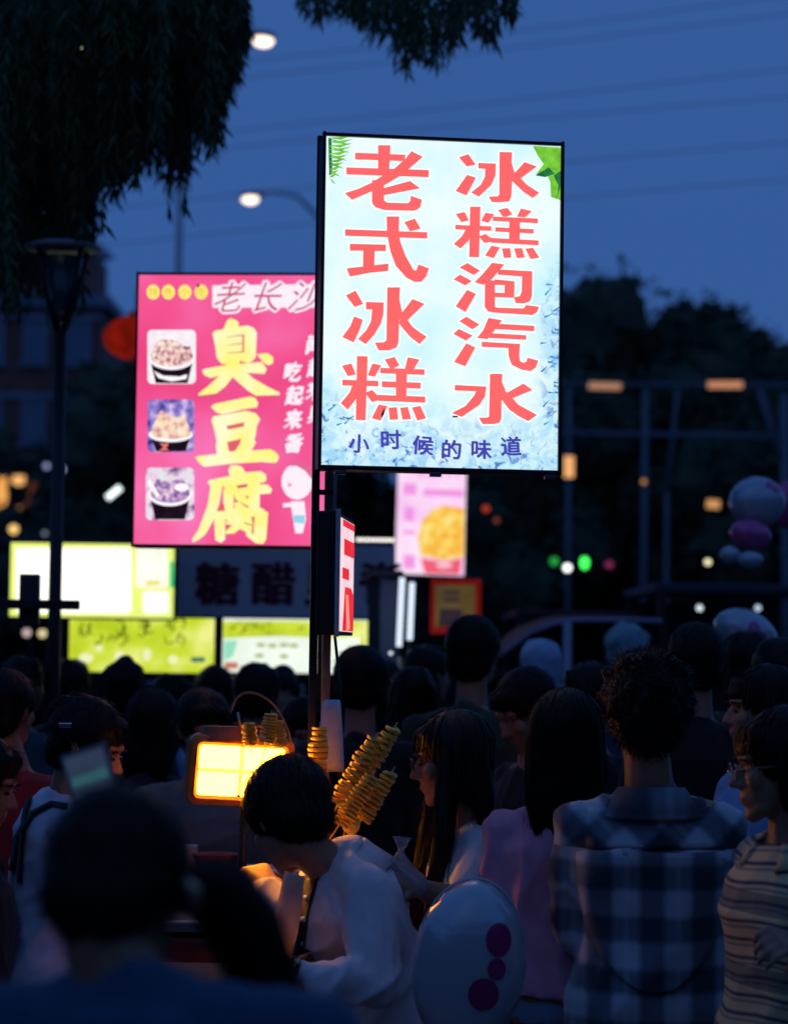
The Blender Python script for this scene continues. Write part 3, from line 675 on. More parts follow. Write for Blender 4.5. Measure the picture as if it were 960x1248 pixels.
        if uvs:
            ul = tm.uv_layers.new(name='UVMap'); nv = len(tm.vertices); co = np.empty(nv*3); tm.vertices.foreach_get('co', co); co = co.reshape(-1,3)+np.array(O)-np.array(P)
            U = co @ np.array(rt); Vv = co @ np.array(s)
            li = np.empty(len(tm.loops), dtype=int); tm.loops.foreach_get('vertex_index', li)
            ul.data.foreach_set('uv', np.stack([U[li], Vv[li]], 1).ravel())
        if collar:   # a folded collar round the neck
            K = MB(); n = 28; nu = (HM @ Vector((0,0,1))*.35+s*.65).normalized(); c0 = N_-s*.020*S-fr_*.014
            vs_ = []
            for j in range(n+1):
                t = -1+2*j/n; an = t*2.55; dirv = (-fr_*math.cos(an)+rt*math.sin(an)); dr = .020*abs(t)**2
                for (rr, hh) in ((.074,-.016),(.066,.010),(.063,.032),(.069,.034),(.086,.010),(.116,-.026),(.108,-.031)):
                    vs_.append(c0+dirv*(rr*S*neckr+g*.3)+nu*(hh*S-dr*1.2)+fr_*.012*abs(t)-O)
            fs_ = [(j*7+k, j*7+(k+1) % 7, (j+1)*7+(k+1) % 7, (j+1)*7+k) for j in range(n) for k in range(7)]+[tuple(range(7)), tuple(n*7+k for k in range(6,-1,-1))]
            K.add(vs_, fs_); km = K.mesh('collar', True); recalc(km)
            if uvs:
                ul = km.uv_layers.new(name='UVMap')
                for lp in km.loops:
                    v_ = km.vertices[lp.vertex_index].co+O-P; ul.data[lp.index].uv = (v_.dot(rt)*.7+.03, v_.dot(s)*.6)
            link('collar', km, shirt, root)
    if trousers:
        T = MB(); torso(T, .005, lo=-.10, hi=.04)
        for (a, k, f) in lg_: limb(T, [a, k, f+Vector((0,0,.03))], [.092*S, .068*S, .058*S])
        link('trousers', remeshed(T, 'trousers', .014, 3, folds(.008, seed=int(head[1])), O), trousers, root)
    for (a, k, f) in lg_:
        d = Vector((fr_.x, fr_.y, 0)).normalized(); T = MB(); T.hull([(f-O-d*.03-Vector((0,0,.012)), .042*S), (f-O+d*.15*S-Vector((0,0,.022)), .032*S), (f-O+d*.05, .04*S)]); T.build('shoe', shoe_m, root, True)
    # ---- hair
    hm = hair_m or hairm
    if hair:
        Q = MB(); fl = None; L_ = .07; wild = .3; wd = .004; lift = .006; up_ = fz
        Q.ball(hp(0,-.022,.045), (.090*S*hs,.104*S*hs,.092*S*hs), 20, 14, HM)
        Q.ball(hp(0,-.055,-.012), (.078*S*hs,.058*S*hs,.066*S*hs), 16, 12, HM)
        dn = -fz
        if hair == 'short':
            Q.ball(hp(0,.052,.082), (.058*S,.036*S,.026*S), 12, 8, HM)
            for sg in (-1,1): Q.ball(hp(sg*.066,.012,.035), (.018*S,.038*S,.035*S), 10, 8, HM)
            fl = lambda p: dn*.8
        elif hair == 'curly':
            rr = random.Random(5)
            for _ in range(70):
                th = rr.uniform(0, 6.28); ph = rr.uniform(-.35, 1.45); v_ = Vector((math.cos(th)*math.cos(ph)*.088, math.sin(th)*math.cos(ph)*.100-.022, math.sin(ph)*.092+.045))
                if v_.y > .05 and v_.z < .07: continue
                Q.ball(hp(*v_), rr.uniform(.014,.024)*S, 8, 6)
            L_ = .030; wild = .8; lift = .009; fl = lambda p: dn*.3
        elif hair in ('long', 'longfront', 'bob'):
            hl = hlen if hair != 'bob' else .10
            Q.ball(hp(0,.048,.080), (.060*S,.038*S,.030*S), 12, 8, HM); Q.ball(hp(0,.068,.052), (.050*S,.026*S,.026*S), 12, 8, HM)
            Z_ = Vector((0,0,-1))
            b0 = hp(0,-.075,-.02); 
            for xx in (-.055, -.02, .02, .055): Q.hull([(hp(xx,-.06,.02), .035*S), (hp(xx*1.15,-.072,-.05)+Z_*hl*.5, .030*S), (hp(xx*1.05,-.075,-.05)+Z_*hl, .012*S)], 8)
            for sg in (-1,1): Q.hull([(hp(sg*.072,-.005,.04), .022*S), (hp(sg*.078,-.01,-.05)+Z_*hl*.15, .022*S), (hp(sg*.072,-.035,-.05)+Z_*hl*.4, .014*S)], 8)
            if hair == 'longfront':
                for sg in (-1,1): Q.hull([(hp(sg*.072,.02,.02), .018*S), (hp(sg*.074,.02,-.08), .022*S), (N_+rt*sg*.075*S+fr_*.085*S-s*.02, .026*S)], 8); Q.hull([(N_+rt*sg*.075*S+fr_*.085*S-s*.02, .028*S), (N_+rt*sg*.07*S+fr_*.135*S-s*.22*S, .020*S)], 8); Q.hull([(N_+rt*sg*.07*S+fr_*.135*S-s*.22*S, .020*S), (N_+rt*sg*.06*S+fr_*.14*S-s*.30*S, .006*S)], 8)
            fl = lambda p: Z_; L_ = .16; wild = .12; wd = .005; lift = .005
        elif hair == 'bun':
            Q.ball(hp(0,-.10,.075), .040*S, 12, 8); fl = lambda p: dn*.5
            Q.ball(hp(0,.05,.082), (.055*S,.032*S,.024*S), 12, 8, HM)
        elif hair == 'ponytail':
            Q.ball(hp(0,.05,.082), (.055*S,.032*S,.024*S), 12, 8, HM)
            fl = lambda p: dn*.6
        if voxel > .014:
            rr = random.Random(int(head[0]*7+D*13))
            for _ in range(9):
                th = rr.uniform(0, 6.28); ph = rr.uniform(-.2, 1.4); Q.ball(hp(math.cos(th)*math.cos(ph)*.07, math.sin(th)*math.cos(ph)*.085-.022, math.sin(ph)*.075+.045), rr.uniform(.022,.042)*S, 8, 6)
            L_ *= 1.2; wild += .35; lift += .006
        hme = remeshed(Q, 'hair', max(voxel, .006), 2, folds(.004 if voxel < .014 else .009, seed=3+int(head[0]), kz=.3), O)
        sm_ = strands(hme, H-O+HM @ Vector((0,-.02,.06)), up_, ns, L_, int(head[0]), wd, fl, lift, wild)
        if voxel < .011:   # loose flyaway hairs
            fw = strands(hme, H-O+HM @ Vector((0,-.02,.06)), up_, 260, L_*1.1, int(head[0])+5, .0013, fl, .022, wild+.5); sm_.add(fw.v, fw.f)
        hj = join_mesh(hme, sm_, 'hair'); bpy.data.meshes.remove(hme); link('hair', hj, hm, root)
    info = dict(root=root, O=O, H=H, HM=HM, hp=hp, S=S, N=N_, P=P, s=s, fr=fr_, rt=rt, AR=AR, sh=sh)
    if key: PEOPLE[key] = info
    return info
def glasses(pi, m, r=.021):
    O, hp, HM, S = pi['O'], pi['hp'], pi['HM'], pi['S']; g = MB()
    for sg in (-1, 1):
        ring = [hp(sg*.031+r*1.05*math.cos(a), .101, .003+r*.85*math.sin(a))-O for a in [2*math.pi*k/20 for k in range(21)]]
        g.tube(ring, .0016*S, 6, cap=False); g.tube([hp(sg*.053,.100,.008)-O, hp(sg*.078,.06,.012)-O, hp(sg*.081,-.01,.012)-O], .0015*S, 6)
    g.tube([hp(-.010,.101,.006)-O, hp(0,.105,.009)-O, hp(.010,.101,.006)-O], .0015*S, 6)
    g.build('glasses', m, pi['root'], True)
print('people helpers ready')
def obj_bvh(o):
    me = o.data; M = Matrix.Translation(o.parent.location) if o.parent else Matrix.Identity(4)
    return BVHTree.FromPolygons([M @ v.co for v in me.vertices], [tuple(p.vertices) for p in me.polygons])
def patch(name, m, pi, target, L, Rr, n=14, k=4, off=.006, thick=.003, D=6, uv=False):
    """a strip of cloth lying on a garment: edges L and R measured on the photo, dropped onto the garment's surface"""
    bv = obj_bvh(target); O = pi['O']; o0 = CM.translation
    def samp(pl, t):
        x = t*(len(pl)-1); i = min(int(x), len(pl)-2); f = x-i
        return pl[i][0]*(1-f)+pl[i+1][0]*f, pl[i][1]*(1-f)+pl[i+1][1]*f
    vs = []; ns_ = []
    for a in range(n+1):
        l, r = samp(L, a/n), samp(Rr, a/n)
        for b in range(k+1):
            x = l[0]+(r[0]-l[0])*b/k; y = l[1]+(r[1]-l[1])*b/k; d = (at(x, y, 5)-o0).normalized()
            h, nn, _, _ = bv.ray_cast(o0, d)
            if h is None or (h-o0).length > D*1.4: h, nn, _, _ = bv.find_nearest(at(x, y, D))
            if nn.dot(d) > 0: nn = -nn
            vs.append(h+nn*off-O); ns_.append(nn)
    mb = MB(); K = k+1; top = [v+q_*thick for v, q_ in zip(vs, ns_)]; nv = len(vs)
    f = [(a*K+b, a*K+b+1, (a+1)*K+b+1, (a+1)*K+b) for a in range(n) for b in range(k)]
    bd = [b for b in range(K)]+[a*K+k for a in range(1, n+1)]+[n*K+b for b in range(k-1, -1, -1)]+[a*K for a in range(n-1, 0, -1)]
    fs = [tuple(i+nv for i in q_) for q_ in f]+[q_[::-1] for q_ in f]+[(bd[i], bd[(i+1) % len(bd)], bd[(i+1) % len(bd)]+nv, bd[i]+nv) for i in range(len(bd))]
    mb.add(vs+top, fs); me = mb.mesh(name, True); recalc(me)
    if uv:
        ul = me.uv_layers.new(name='UVMap')
        for lp in me.loops:
            v_ = me.vertices[lp.vertex_index].co+O-pi['P']; ul.data[lp.index].uv = (v_.dot(pi['rt']), v_.dot(pi['s']))
    return link(name, me, m, pi['root'])
def child(pi, nm):
    for c in pi['root'].children:
        if c.name.split('.')[0] == nm: return c
# ---- the named figures
lilac = cloth('lilac_jacket_cloth', (.74,.64,.66)); white_c = cloth('white_cotton', (.70,.66,.66)); pinkc = cloth('pink_cotton', (.74,.32,.44))
blackc = cloth('black_cotton', (.012,.012,.014)); navy = cloth('navy_cotton', (.035,.085,.155)); redc = cloth('red_cotton', (.35,.015,.02)); greyc = cloth('grey_cotton', (.16,.15,.15))
bluec = cloth('light_blue_cotton', (.16,.36,.62)); denim = cloth('pale_denim', (.25,.36,.50)); darkt = cloth('dark_trousers', (.03,.035,.035)); olive = cloth('olive_cloth', (.06,.065,.04))
whitel = cloth('lavender_white_cotton', (.78,.74,.84)); brownc = cloth('brown_cloth', (.07,.04,.03)); teal = cloth('teal_cloth', (.03,.09,.11)); beige = cloth('beige_cloth', (.28,.22,.17)); plum = cloth('plum_cloth', (.10,.03,.05))
P1 = person('person in a pale lilac jacket bending down beside the bright work lamp', 5.8, (351,1000), neck=(408,1046), pelvis=(478,1238,.05), face=(-.48,.70,-.53), front=(-.93,-.36,0), S=1.04,
  arms=[((455,1200,-.26),(372,1196,-.34),.6), ((356,1135,.02),(328,1088,.12),1.1)], hair='short', shirt=lilac, sleeve=1, trousers=darkt, voxel=.0055, ns=1500, fold=.024, jacket=True, hem=.10, key='bent', neckr=.95, collar=True, hs=1.10)
J = child(P1, 'jacket')
lap_m = mat('thin_lapel_cloth', (.80,.66,.60), .8, bump=.2, bscale=420); nt_ = lap_m.node_tree; tr_ = nt_.nodes.new('ShaderNodeBsdfTranslucent'); tr_.inputs[0].default_value = (.78,.60,.50,1)
mx_ = nt_.nodes.new('ShaderNodeMixShader'); mx_.inputs[0].default_value = .5; nt_.links.new(nt_.nodes['Principled BSDF'].outputs[0], mx_.inputs[1]); nt_.links.new(tr_.outputs[0], mx_.inputs[2]); nt_.links.new(mx_.outputs[0], nt_.nodes['Material Output'].inputs[0])
vs_ = []; NL = 12
for k in range(NL+1):
    t = k/NL; y = 1062+120*t; xl = 349-22*t**.8; xr = 370-8*t-22*t**3
    for j in range(5):
        u = j/4; vs_.append(at(xl+(xr-xl)*u, y+6*u, 5.60-.035*math.sin(u*2.6)+.02*t)-P1['O'])
MBL = MB().add(vs_, [(k*5+j, k*5+j+1, (k+1)*5+j+1, (k+1)*5+j) for k in range(NL) for j in range(4)]); lo_ = MBL.build('lapel', lap_m, P1['root'], True); sd_ = lo_.modifiers.new('thick', 'SOLIDIFY'); sd_.thickness = .003
patch('inner_shirt', blackc, P1, J, [(371,1068),(368,1110),(360,1150),(352,1186)], [(392,1062),(378,1110),(372,1150),(364,1188)], off=.002, thick=.002, D=5.7)
for yy in (1092, 1118, 1146, 1172):
    patch('button', mat('pearl_button', (.6,.55,.5), .3), P1, J, [(374-(yy-1092)*.14,yy),(374-(yy-1092)*.14,yy+5)], [(379-(yy-1092)*.14,yy),(379-(yy-1092)*.14,yy+5)], n=2, k=2, off=.006, thick=.004, D=5.7)
P2 = person('person in profile with glasses, long brown hair and white short-sleeved top', 6.02, (549,928), neck=(566,1000), pelvis=(590,1225), face=(-1,-.06,-.16), front=(-.96,-.28,0), S=.95, sw=.14, girth=.92,
  arms=[((562,1100,-.16),(508,1082,-.22),.9), ((545,1110,.10),(500,1068,-.02),.8)], hair='longfront', hlen=.12, hair_m=hairb, shirt=white_c, sleeve=.32, trousers=denim, voxel=.0048, ns=1800, fold=.007, key='glasses')
glasses(P2, mat('dark_frame', (.02,.02,.02), .3))
P3 = person('person seen from behind in a pink top with long black hair, beside the plaid shirt', 5.85, (690,905), neck=(688,985), pelvis=(668,1200), face=(.15,1,0), S=1.0, sw=.138,
  arms=[((614,1085,-.02),(600,1120,.14),.5), ((740,1100,0),(720,1150,.2),.5)], hair='long', hlen=.16, shirt=pinkc, sleeve=.8, trousers=denim, voxel=.009, ns=1800, hem=.0, key='pink')
P4 = person('person with dark short hair looking down, behind the long-haired pink top', 7.4, (640,868), face=(-.75,-.45,-.5), S=1.0, hair='short', shirt=blackc, ns=700, voxel=.008, trousers=darkt)
PL = pattern_mat('plaid_cloth', 'plaid')
P5 = person('person seen from behind in a loose blue and white plaid shirt with tousled hair', 5.6, (787,878), neck=(793,962), pelvis=(792,1205), face=(.06,1,-.04), S=1.08, sw=.150, girth=1.02,
  arms=[((694,1130,.06),(742,1150,.26),.7), ((886,1130,.06),(850,1150,.26),.7)], hair='curly', shirt=PL, sleeve=.78, trousers=darkt, voxel=.008, ns=2600, uvs=True, fold=.020, hem=.14, key='plaid', collar=True)
T5 = child(P5, 'shirt')
seam_c = cloth('pale_seam', (.30,.34,.44))
NU = 16
ul_ = [(706-0*k+ (92*(1-math.cos(math.pi/2*k/NU))), 1036+174*math.sin(math.pi/2*k/NU)) for k in range(NU+1)]
ur_ = [(886-(88*(1-math.cos(math.pi/2*k/NU))), 1036+174*math.sin(math.pi/2*k/NU)) for k in range(NU+1)]
patch('tail_panel', PL, P5, T5, ul_, ur_, n=26, k=14, off=.009, thick=.005, D=5.6, uv=True)
patch('yoke_panel', PL, P5, T5, [(716,985),(712,1010),(716,1034)], [(872,985),(880,1010),(880,1034)], n=8, k=16, off=.002, thick=.003, D=5.6, uv=True)
PO = pattern_mat('striped_knit', 'stripe')
P6 = person('person with glasses at the right edge in a yellow and navy striped polo', 5.2, (949,938), neck=(966,1016), pelvis=(962,1262), face=(-1,-.04,-.08), front=(-.9,-.45,0), S=1.0, sw=.14,
  arms=[((1012,1160,-.10),(966,1150,-.28),.8), ((945,1160,.22),(930,1220,.25),.5)], hair='bob', shirt=PO, sleeve=.42, trousers=darkt, voxel=.0045, ns=1400, uvs=True, fold=.010, hem=.06, key='polo', collar=True)
glasses(P6, mat('thin_frame', (.25,.22,.2), .25, metal=.6), .020)
T6 = child(P6, 'shirt')
P7 = person('person with dark bangs seen in profile just above the striped polo wearer', 6.7, (926,868), neck=(938,940), pelvis=(915,1150), face=(-1,-.12,-.02), front=(-.8,-.6,0), S=.98, sw=.14, hair='bob', shirt=bluec, sleeve=.4, trousers=darkt, voxel=.005, ns=1200)
person('person with black hair and dark top behind the plaid shirt, head highest there', 7.6, (848,812), face=(.1,1,0), S=1.02, hair='short', shirt=blackc, trousers=darkt, ns=700)
person('person facing away with short hair under the yellow and red menu board', 8.2, (578,800), face=(.35,1,.05), S=1.05, hair='short', shirt=olive, trousers=darkt, ns=900)
person('tall person in black seen from behind, right of the sign poles', 8.0, (440,836), face=(.05,1,0), S=1.02, hair='short', shirt=blackc, trousers=darkt, ns=500, sw=.18)
P11 = person('person with hair pinned up and pale shirt with a black strap, face glowing warm', 6.4, (108,914), neck=(84,968,0), pelvis=(48,1185), face=(.92,-.22,-.34), front=(.85,.35,0), S=1.0, sw=.145,
  arms=[((120,1080,.25),(175,1060,.28),.6), ((98,1085,-.12),(165,1080,-.05),.6)], hair='bun', shirt=whitel, sleeve=.55, trousers=darkt, voxel=.006, ns=900, key='strap')
patch('bag_strap', blackc, P11, child(P11, 'shirt'), [(14,1060),(20,1020),(40,990),(64,978),(84,982)], [(20,1062),(27,1022),(44,995),(65,984),(82,988)], n=16, k=2, off=.004, thick=.004, D=6.4)
patch('bag_strap', blackc, P11, child(P11, 'shirt'), [(24,1075),(26,1030),(30,990),(36,972)], [(29,1076),(31,1030),(36,992),(41,974)], n=12, k=2, off=.004, thick=.004, D=6.4)
MB().box(at(80,884,6.28)-P11['O'], (.035,.012,.014), bev=.003).build('hair_clip', mat('silver_clip', (.6,.6,.65), .2, metal=1), P11['root'])
person('person at the left edge in dark clothes, profile lit orange', 6.2, (-24,958), face=(1,-.12,-.28), front=(1,-.2,0), S=1.0, hair='short', shirt=blackc, trousers=darkt, voxel=.006, ns=500)
person('person in a red top facing away at the left edge', 7.2, (8,868), neck=(22,938), face=(.45,1,0), S=1.0, hair='short', shirt=redc, trousers=darkt, ns=500)
P14 = person('person closest to the camera in a navy top, head bowed, seen from behind', 2.7, (140,1104), neck=(172,1188,-.06), pelvis=(190,1740,-.05), face=(.12,.80,-.58), front=(.1,1,0), S=.92, sw=.19, girth=1.12, fold=.012,
  arms=[((-60,1400,.1),(-30,1500,.25),.5), ((420,1420,.1),(380,1440,.3),.5)], hair='short', shirt=navy, sleeve=.5, trousers=darkt, voxel=.010, ns=1200, key='near')
pt_ = MB(); pp = [at(228,1085,2.72), at(262,1085,2.74), at(296,1130,2.76), at(325,1195,2.77), at(352,1270,2.77)]
limb(pt_, pp, [.026,.040,.042,.036,.017])
pme = remeshed(pt_, 'ponytail', .008, 3, folds(.006, 4, .3), P14['O'])
pst = strands(pme, at(235,1050,2.7)-P14['O'], None, 700, .14, 11, .004, flow=lambda p: (at(352,1290,2.75)-at(250,1060,2.7)).normalized(), lift=.008, wild=.2)
link('ponytail', join_mesh(pme, pst, 'ponytail'), hairm, P14['root'])
MB().tube([at(226,1072,2.66)-P14['O'], at(236,1084,2.65)-P14['O'], at(240,1106,2.66)-P14['O']], [.006,.009,.006], 8).build('hair_tie', mat('shiny_tie', (.5,.3,.2), .2, metal=.6), P14['root'], True)
person('vendor in a grey apron standing behind the work lamp', 7.7, (248,892), face=(.3,-1,-.3), front=(.2,-1,0), S=1.0, hair='short', shirt=greyc, trousers=darkt, ns=500, voxel=.008)
person('person with a dim reddish face between the lamp and the sign poles', 8.2, (372,898), face=(.2,-1,-.2), S=1.0, hair='short', shirt=brownc, trousers=darkt, ns=500, voxel=.008)
capb = cloth('pale_cap_cloth', (.50,.60,.78)); capt = cloth('teal_cap_cloth', (.30,.45,.50))
crowd = [
 (30,840,9.5,(.6,1,0),teal,'person in teal at the far left under the dark beam'), (146,846,9.8,(-.5,1,0),plum,'person in dark plum with head below the left green menu box'),
 (188,884,8.1,(.2,1,0),blackc,'person in black directly under the left green menu box'), (215,858,10.2,(1,.2,0),bluec,'person in light blue at the stall counter under the green menu boxes'),
 (312,852,9.6,(0,1,0),brownc,'person in brown behind the top of the work lamp'), (342,850,10.6,(.2,-1,0),beige,'person in beige at the stall under the yellow and white menu box'),
 (500,856,8.4,(-.4,1,0),navy,'person in navy beside the two upright white tubes'), (522,826,10.5,(.8,.6,0),teal,'person in teal just left of the yellowish neck'),
 (716,856,8.0,(-.3,1,0),blackc,'person in black in the gap between the pink top and the tousled hair'), (655,812,11.0,(-.4,.8,0),bluec,'person with a pale cap in the gap under the dark red tent edge'),
 (905,812,8.6,(-.2,1,0),olive,'person in olive right of the highest dark head'),
 (952,828,8.0,(.2,1,0),blackc,'person in black at the right edge above the dark bangs'),
 (768,796,10.8,(1,.4,0),navy,'person with a pale teal cap just behind the tousled hair'),
 (90,838,11.0,(.3,1,0),blackc,'person in black far back beside the lamp post'), (466,846,10.2,(.4,1,0),olive,'person in olive in front of the grey kiosk'), (262,846,11.2,(-.3,1,0),plum,'person in plum between the two green menu boxes')]
for i, (x, y, D, f, c, lb) in enumerate(crowd):
    person(lb, D, (x, y), face=f, S=.93+.14*((i*37) % 10)/10, hair=('short','bob','long','short')[i % 4], hlen=.14, shirt=c, trousers=darkt, voxel=.016, ns=220, hair_m=(capb if 'pale cap' in lb else capt if 'teal cap' in lb else None))
# ------------------------------------------------------------------ food cart, lamp, potatoes
cx_, cy_ = at(365,1000,6.55).x, at(365,1000,6.55).y
alum = mat('brushed_aluminium', (.35,.34,.33), .35, metal=.9, var=.15, scale=8)
cart = empty('food_cart', (cx_, cy_, 0), 0, 'metal snack cart with a low counter under the work lamp', 'cart')
MB().box((0,0,.92), (.95,.55,.03), bev=.006).build('counter', alum, cart)
MB().box((0,0,.58), (.90,.50,.62), bev=.01).build('cabinet', mat('dark_red_paint', (.12,.02,.02), .4), cart)
MB().box((0,-.256,.60), (.80,.008,.45), bev=.002).build('front_panel', mat('cream_paint', (.35,.3,.22), .5), cart)
for x in (-.35,.35):
    for y in (-.2,.2):
        w_ = MB(); w_.tube([(x-.02,y,.13),(x+.02,y,.13)], .12, 20); o = w_.build('wheel', shoe_m, cart, False)
        MB().tube([(x-.025,y,.13),(x+.025,y,.13)], .05, 14).build('hub', alum, o)
MB().box((.05,-.08,1.0), (.40,.18,.12), bev=.01).build('skewer_rack', alum, cart)
# work lamp
Lp = at(293, 940, 6.15)
lamp = empty('work_lamp', (Lp.x, Lp.y, Lp.z), R(14), 'square work lamp glowing yellow in an orange-lit housing on a stand', 'lamp')
tilt = Matrix.Rotation(R(5), 3, 'X') @ Matrix.Rotation(R(3), 3, 'Y')
hous = mat('lamp_housing', (.20,.07,.03), .45, metal=.2); rimm = mat('glow_tinted_rim', (.55,.17,.04), .4); glow = emit('lamp_glow', (62.0,22.5,.68), 1.0, light=True)  # rim's orange base colour carries the lamp's glow on it
wd_, ht_ = .230, .138
rg = []
for (gw, yy) in ((.020,.030),(.021,-.004),(.017,-.012),(.003,-.017),(-.005,-.011)):
    rg.append([tilt @ Vector((u, yy, v_)) for u, v_ in rrect(-wd_/2-gw, -ht_/2-gw, wd_/2+gw, ht_/2+gw, max(.008, .012+gw*.7), 6)])
nr = len(rg[0]); MB().add([v_ for r_ in rg for v_ in r_], [(i_*nr+j_, i_*nr+(j_+1) % nr, (i_+1)*nr+(j_+1) % nr, (i_+1)*nr+j_) for i_ in range(len(rg)-1) for j_ in range(nr)]).build('housing_rim', rimm, lamp)
for sx in (-1,1):
    for sz in (-1,1):
        lp_ = MB().box(tilt @ Vector((sx*wd_/4,-.006,sz*ht_/4)), (wd_/2-.010,.004,ht_/2-.010), tilt, bev=.001).build('light_panel', glow, lamp)
MB().box(tilt @ Vector((0,.004,0)), (wd_-.015,.004,ht_-.015), tilt).build('reflector', emit('lamp_reflector', (2.6,1.0,.2), 1), lamp)
MB().box(tilt @ Vector((0,.05,.012)), (wd_*.8,.06,ht_*.75), tilt, bev=.01).build('heat_sink', hous, lamp)
hd = MB(); hd.rings([((-.03,.0,ht_/2+.010),Vector((.085,0,0)),Vector((0,.030,0))),((-.035,.01,ht_/2+.045),Vector((.062,0,0)),Vector((0,.022,0)))], 16); hd.build('driver_box', hous, lamp)
MB().tube([(wd_/2+.012,.0,-.01),(wd_/2+.020,.0,.05),(wd_/2+.0,.0,.105),(.02,.0,.118),(-.02,.0,.12)], .005, 8).build('handle', hous, lamp, True)
arc = [at(281,868,6.17)-Lp, at(287,850,6.17)-Lp, at(303,842,6.17)-Lp, at(326,850,6.17)-Lp, at(344,872,6.17)-Lp, at(356,905,6.17)-Lp, at(357,935,6.17)-Lp]
RI = Matrix.Rotation(-R(14), 3, 'Z'); arc = [RI @ p for p in arc]
for _ in range(3): arc = [arc[0]]+[p for a_, b_ in zip(arc, arc[1:]) for p in (a_.lerp(b_,.25), a_.lerp(b_,.75))]+[arc[-1]]
MB().tube(arc, .0035, 6).build('cable', mat('grey_cable', (.12,.11,.10), .5), lamp, True)
b0 = RI @ (at(297,978,6.20)-Lp); MB().tube([b0, Vector((b0.x, b0.y, -Lp.z+.94))], .010, 8).build('stand', black, lamp, True)
MB().tube([RI @ (at(290,868,6.15)-Lp), RI @ (at(293,888,6.15)-Lp)], .004, 6).build('wing_bolt', alum, lamp, True)
# spiral potatoes
pot = mat('fried_potato', (.98,.62,.09), .5, var=.24, scale=28, bump=.5, bscale=160, sub=.15, spec=.35)
def spiral(r=.032, L=.26, turns=23, seed=2):
    mb = MB(); n = 18; vs = []; fs = []; rnd = random.Random(seed); ta = [rnd.uniform(.80,1.1) for _ in range(turns+2)]; tz = [rnd.uniform(-.0035,.0035) for _ in range(turns+2)]; N = turns*n
    for i in range(N+1):
        a = 2*math.pi*i/n; z = L*i/N; tn = a/(2*math.pi); k0 = int(tn); f0 = tn-k0; rr = r*(1-.25*(i/N)**3)*(ta[k0]*(1-f0)+ta[k0+1]*f0)*(1+.05*math.sin(2*a+seed)+.04*math.sin(5*a+seed)); sag = .004*math.sin(a*.5)+tz[k0]*(1-f0)+tz[k0+1]*f0+.0025*math.sin(3*a+seed)
        c, s_ = math.cos(a), math.sin(a); p = L/turns*.52
        for (q_, dz) in ((.004,-p*.5),(rr,-p*.65+sag),(rr*1.02,p*.35+sag),(.004,p*.5)): vs.append((c*q_, s_*q_, z+dz))
    for i in range(N):
        for k in range(4): fs.append((i*4+k, i*4+(k+1) % 4, (i+1)*4+(k+1) % 4, (i+1)*4+k))
    return mb.add(vs, fs).mesh('potato_slice_spiral', False)
SPMS = [spiral(turns=(23,20,25,22,18)[k], seed=k+2) for k in range(5)]
for m_ in SPMS: m_.materials.append(pot)
stick_m = mat('bamboo', (.45,.3,.14), .6)
stk = MB().tube([(0,0,-.10),(0,0,.285)], .0025, 6).mesh('skewer', True); stk.materials.append(stick_m)
pots = [((412,981),(459,897),5.98,'spiral potato skewer leaning right, thickest of the cluster right of the poles'), ((438,952),(482,884),6.04,'spiral potato skewer with the highest tip at the right'),
 ((413,1006),(455,944),5.93,'spiral potato skewer lowest in the cluster, over the jacket collar'), ((440,1000),(479,938),5.98,'spiral potato skewer with the lower right tip'),
 ((424,995),(440,925),6.04,'spiral potato skewer standing steep in the middle of the cluster'), ((385,965),(390,884),6.10,'spiral potato skewer standing straight behind the sign pole'), ((324,906),(331,868),6.04,'spiral potato skewer rising highest behind the lamp housing'), ((306,908),(303,880),6.05,'shorter spiral potato skewer behind the lamp handle'), ((341,910),(337,876),6.06,'spiral potato skewer right of the lamp handle')]
for i, (b_, t_, D, lb) in enumerate(pots):
    pb_ = at(*b_, D); ptp = at(*t_, D); d = (ptp-pb_); sc = d.length/.27
    e_ = empty('potato_skewer', pb_, 0, lb, 'snack', 'spiral fried potatoes on sticks'); e_.rotation_euler = d.to_track_quat('Z', 'Y').to_euler(); e_.scale = (min(max(sc*1.3,.62),1.05), min(max(sc*1.3,.62),1.05), sc)
    link('potato_spiral', SPMS[i % 5], None, e_); link('skewer', stk, None, e_)
# potato end lump resting in the rack
mb = MB(); c = at(428,1006,5.95); mb.ball((0,0,0), (.024,.02,.024), 14, 10)
o = remeshed(mb, 'fried_potato_piece', .004, 2, folds(.004, 2)); o2 = link('fried_potato_piece', o, pot, None, c); tag(o2, 'rounded yellow fried potato end at the bottom of the skewer cluster', 'snack')
# translucent sleeve on the pole
pl_m = mat('cloudy_plastic', (.72,.70,.72), .4, var=.1, trans=.1)
mb = MB(); rs = []
for (y, x0_, x1_) in ((853,395,414),(866,392,416),(900,389,418),(925,388,419),(940,391,420)):
    a, b = at(x0_,y,6.2), at(x1_,y,6.2); rs.append(((a+b)/2, (b-a)/2, Vector((0,.022,.0))))
base = rs[-1][0].copy(); mb.rings([(c_-base, u, v_) for c_, u, v_ in rs], 18, 3.5)
tag(mb.build('plastic_sleeve', pl_m, None, True, base), 'cloudy plastic sleeve hung on the sign pole beside the potato skewers', 'sleeve')
# box of paper cups on the counter, box at left
card = mat('white_card', (.62,.56,.52), .6)
c = at(222,1046,6.9); tag(MB().box((0,0,0), (.085,.07,.075), bev=.004).build('paper_box', card, None, False, c), 'small white card box on the cart counter left of the lamp stand', 'box')
c = at(262,1050,6.85); mb = MB().lathe([(.0,-.03),(.05,-.03),(.065,.02),(.068,.022),(.06,.022),(.045,-.02),(0,-.02)], n=20)
tag(mb.build('tray', mat('red_plastic', (.35,.05,.05), .4), None, True, c), 'small red dish on the cart counter beside the card box', 'dish')
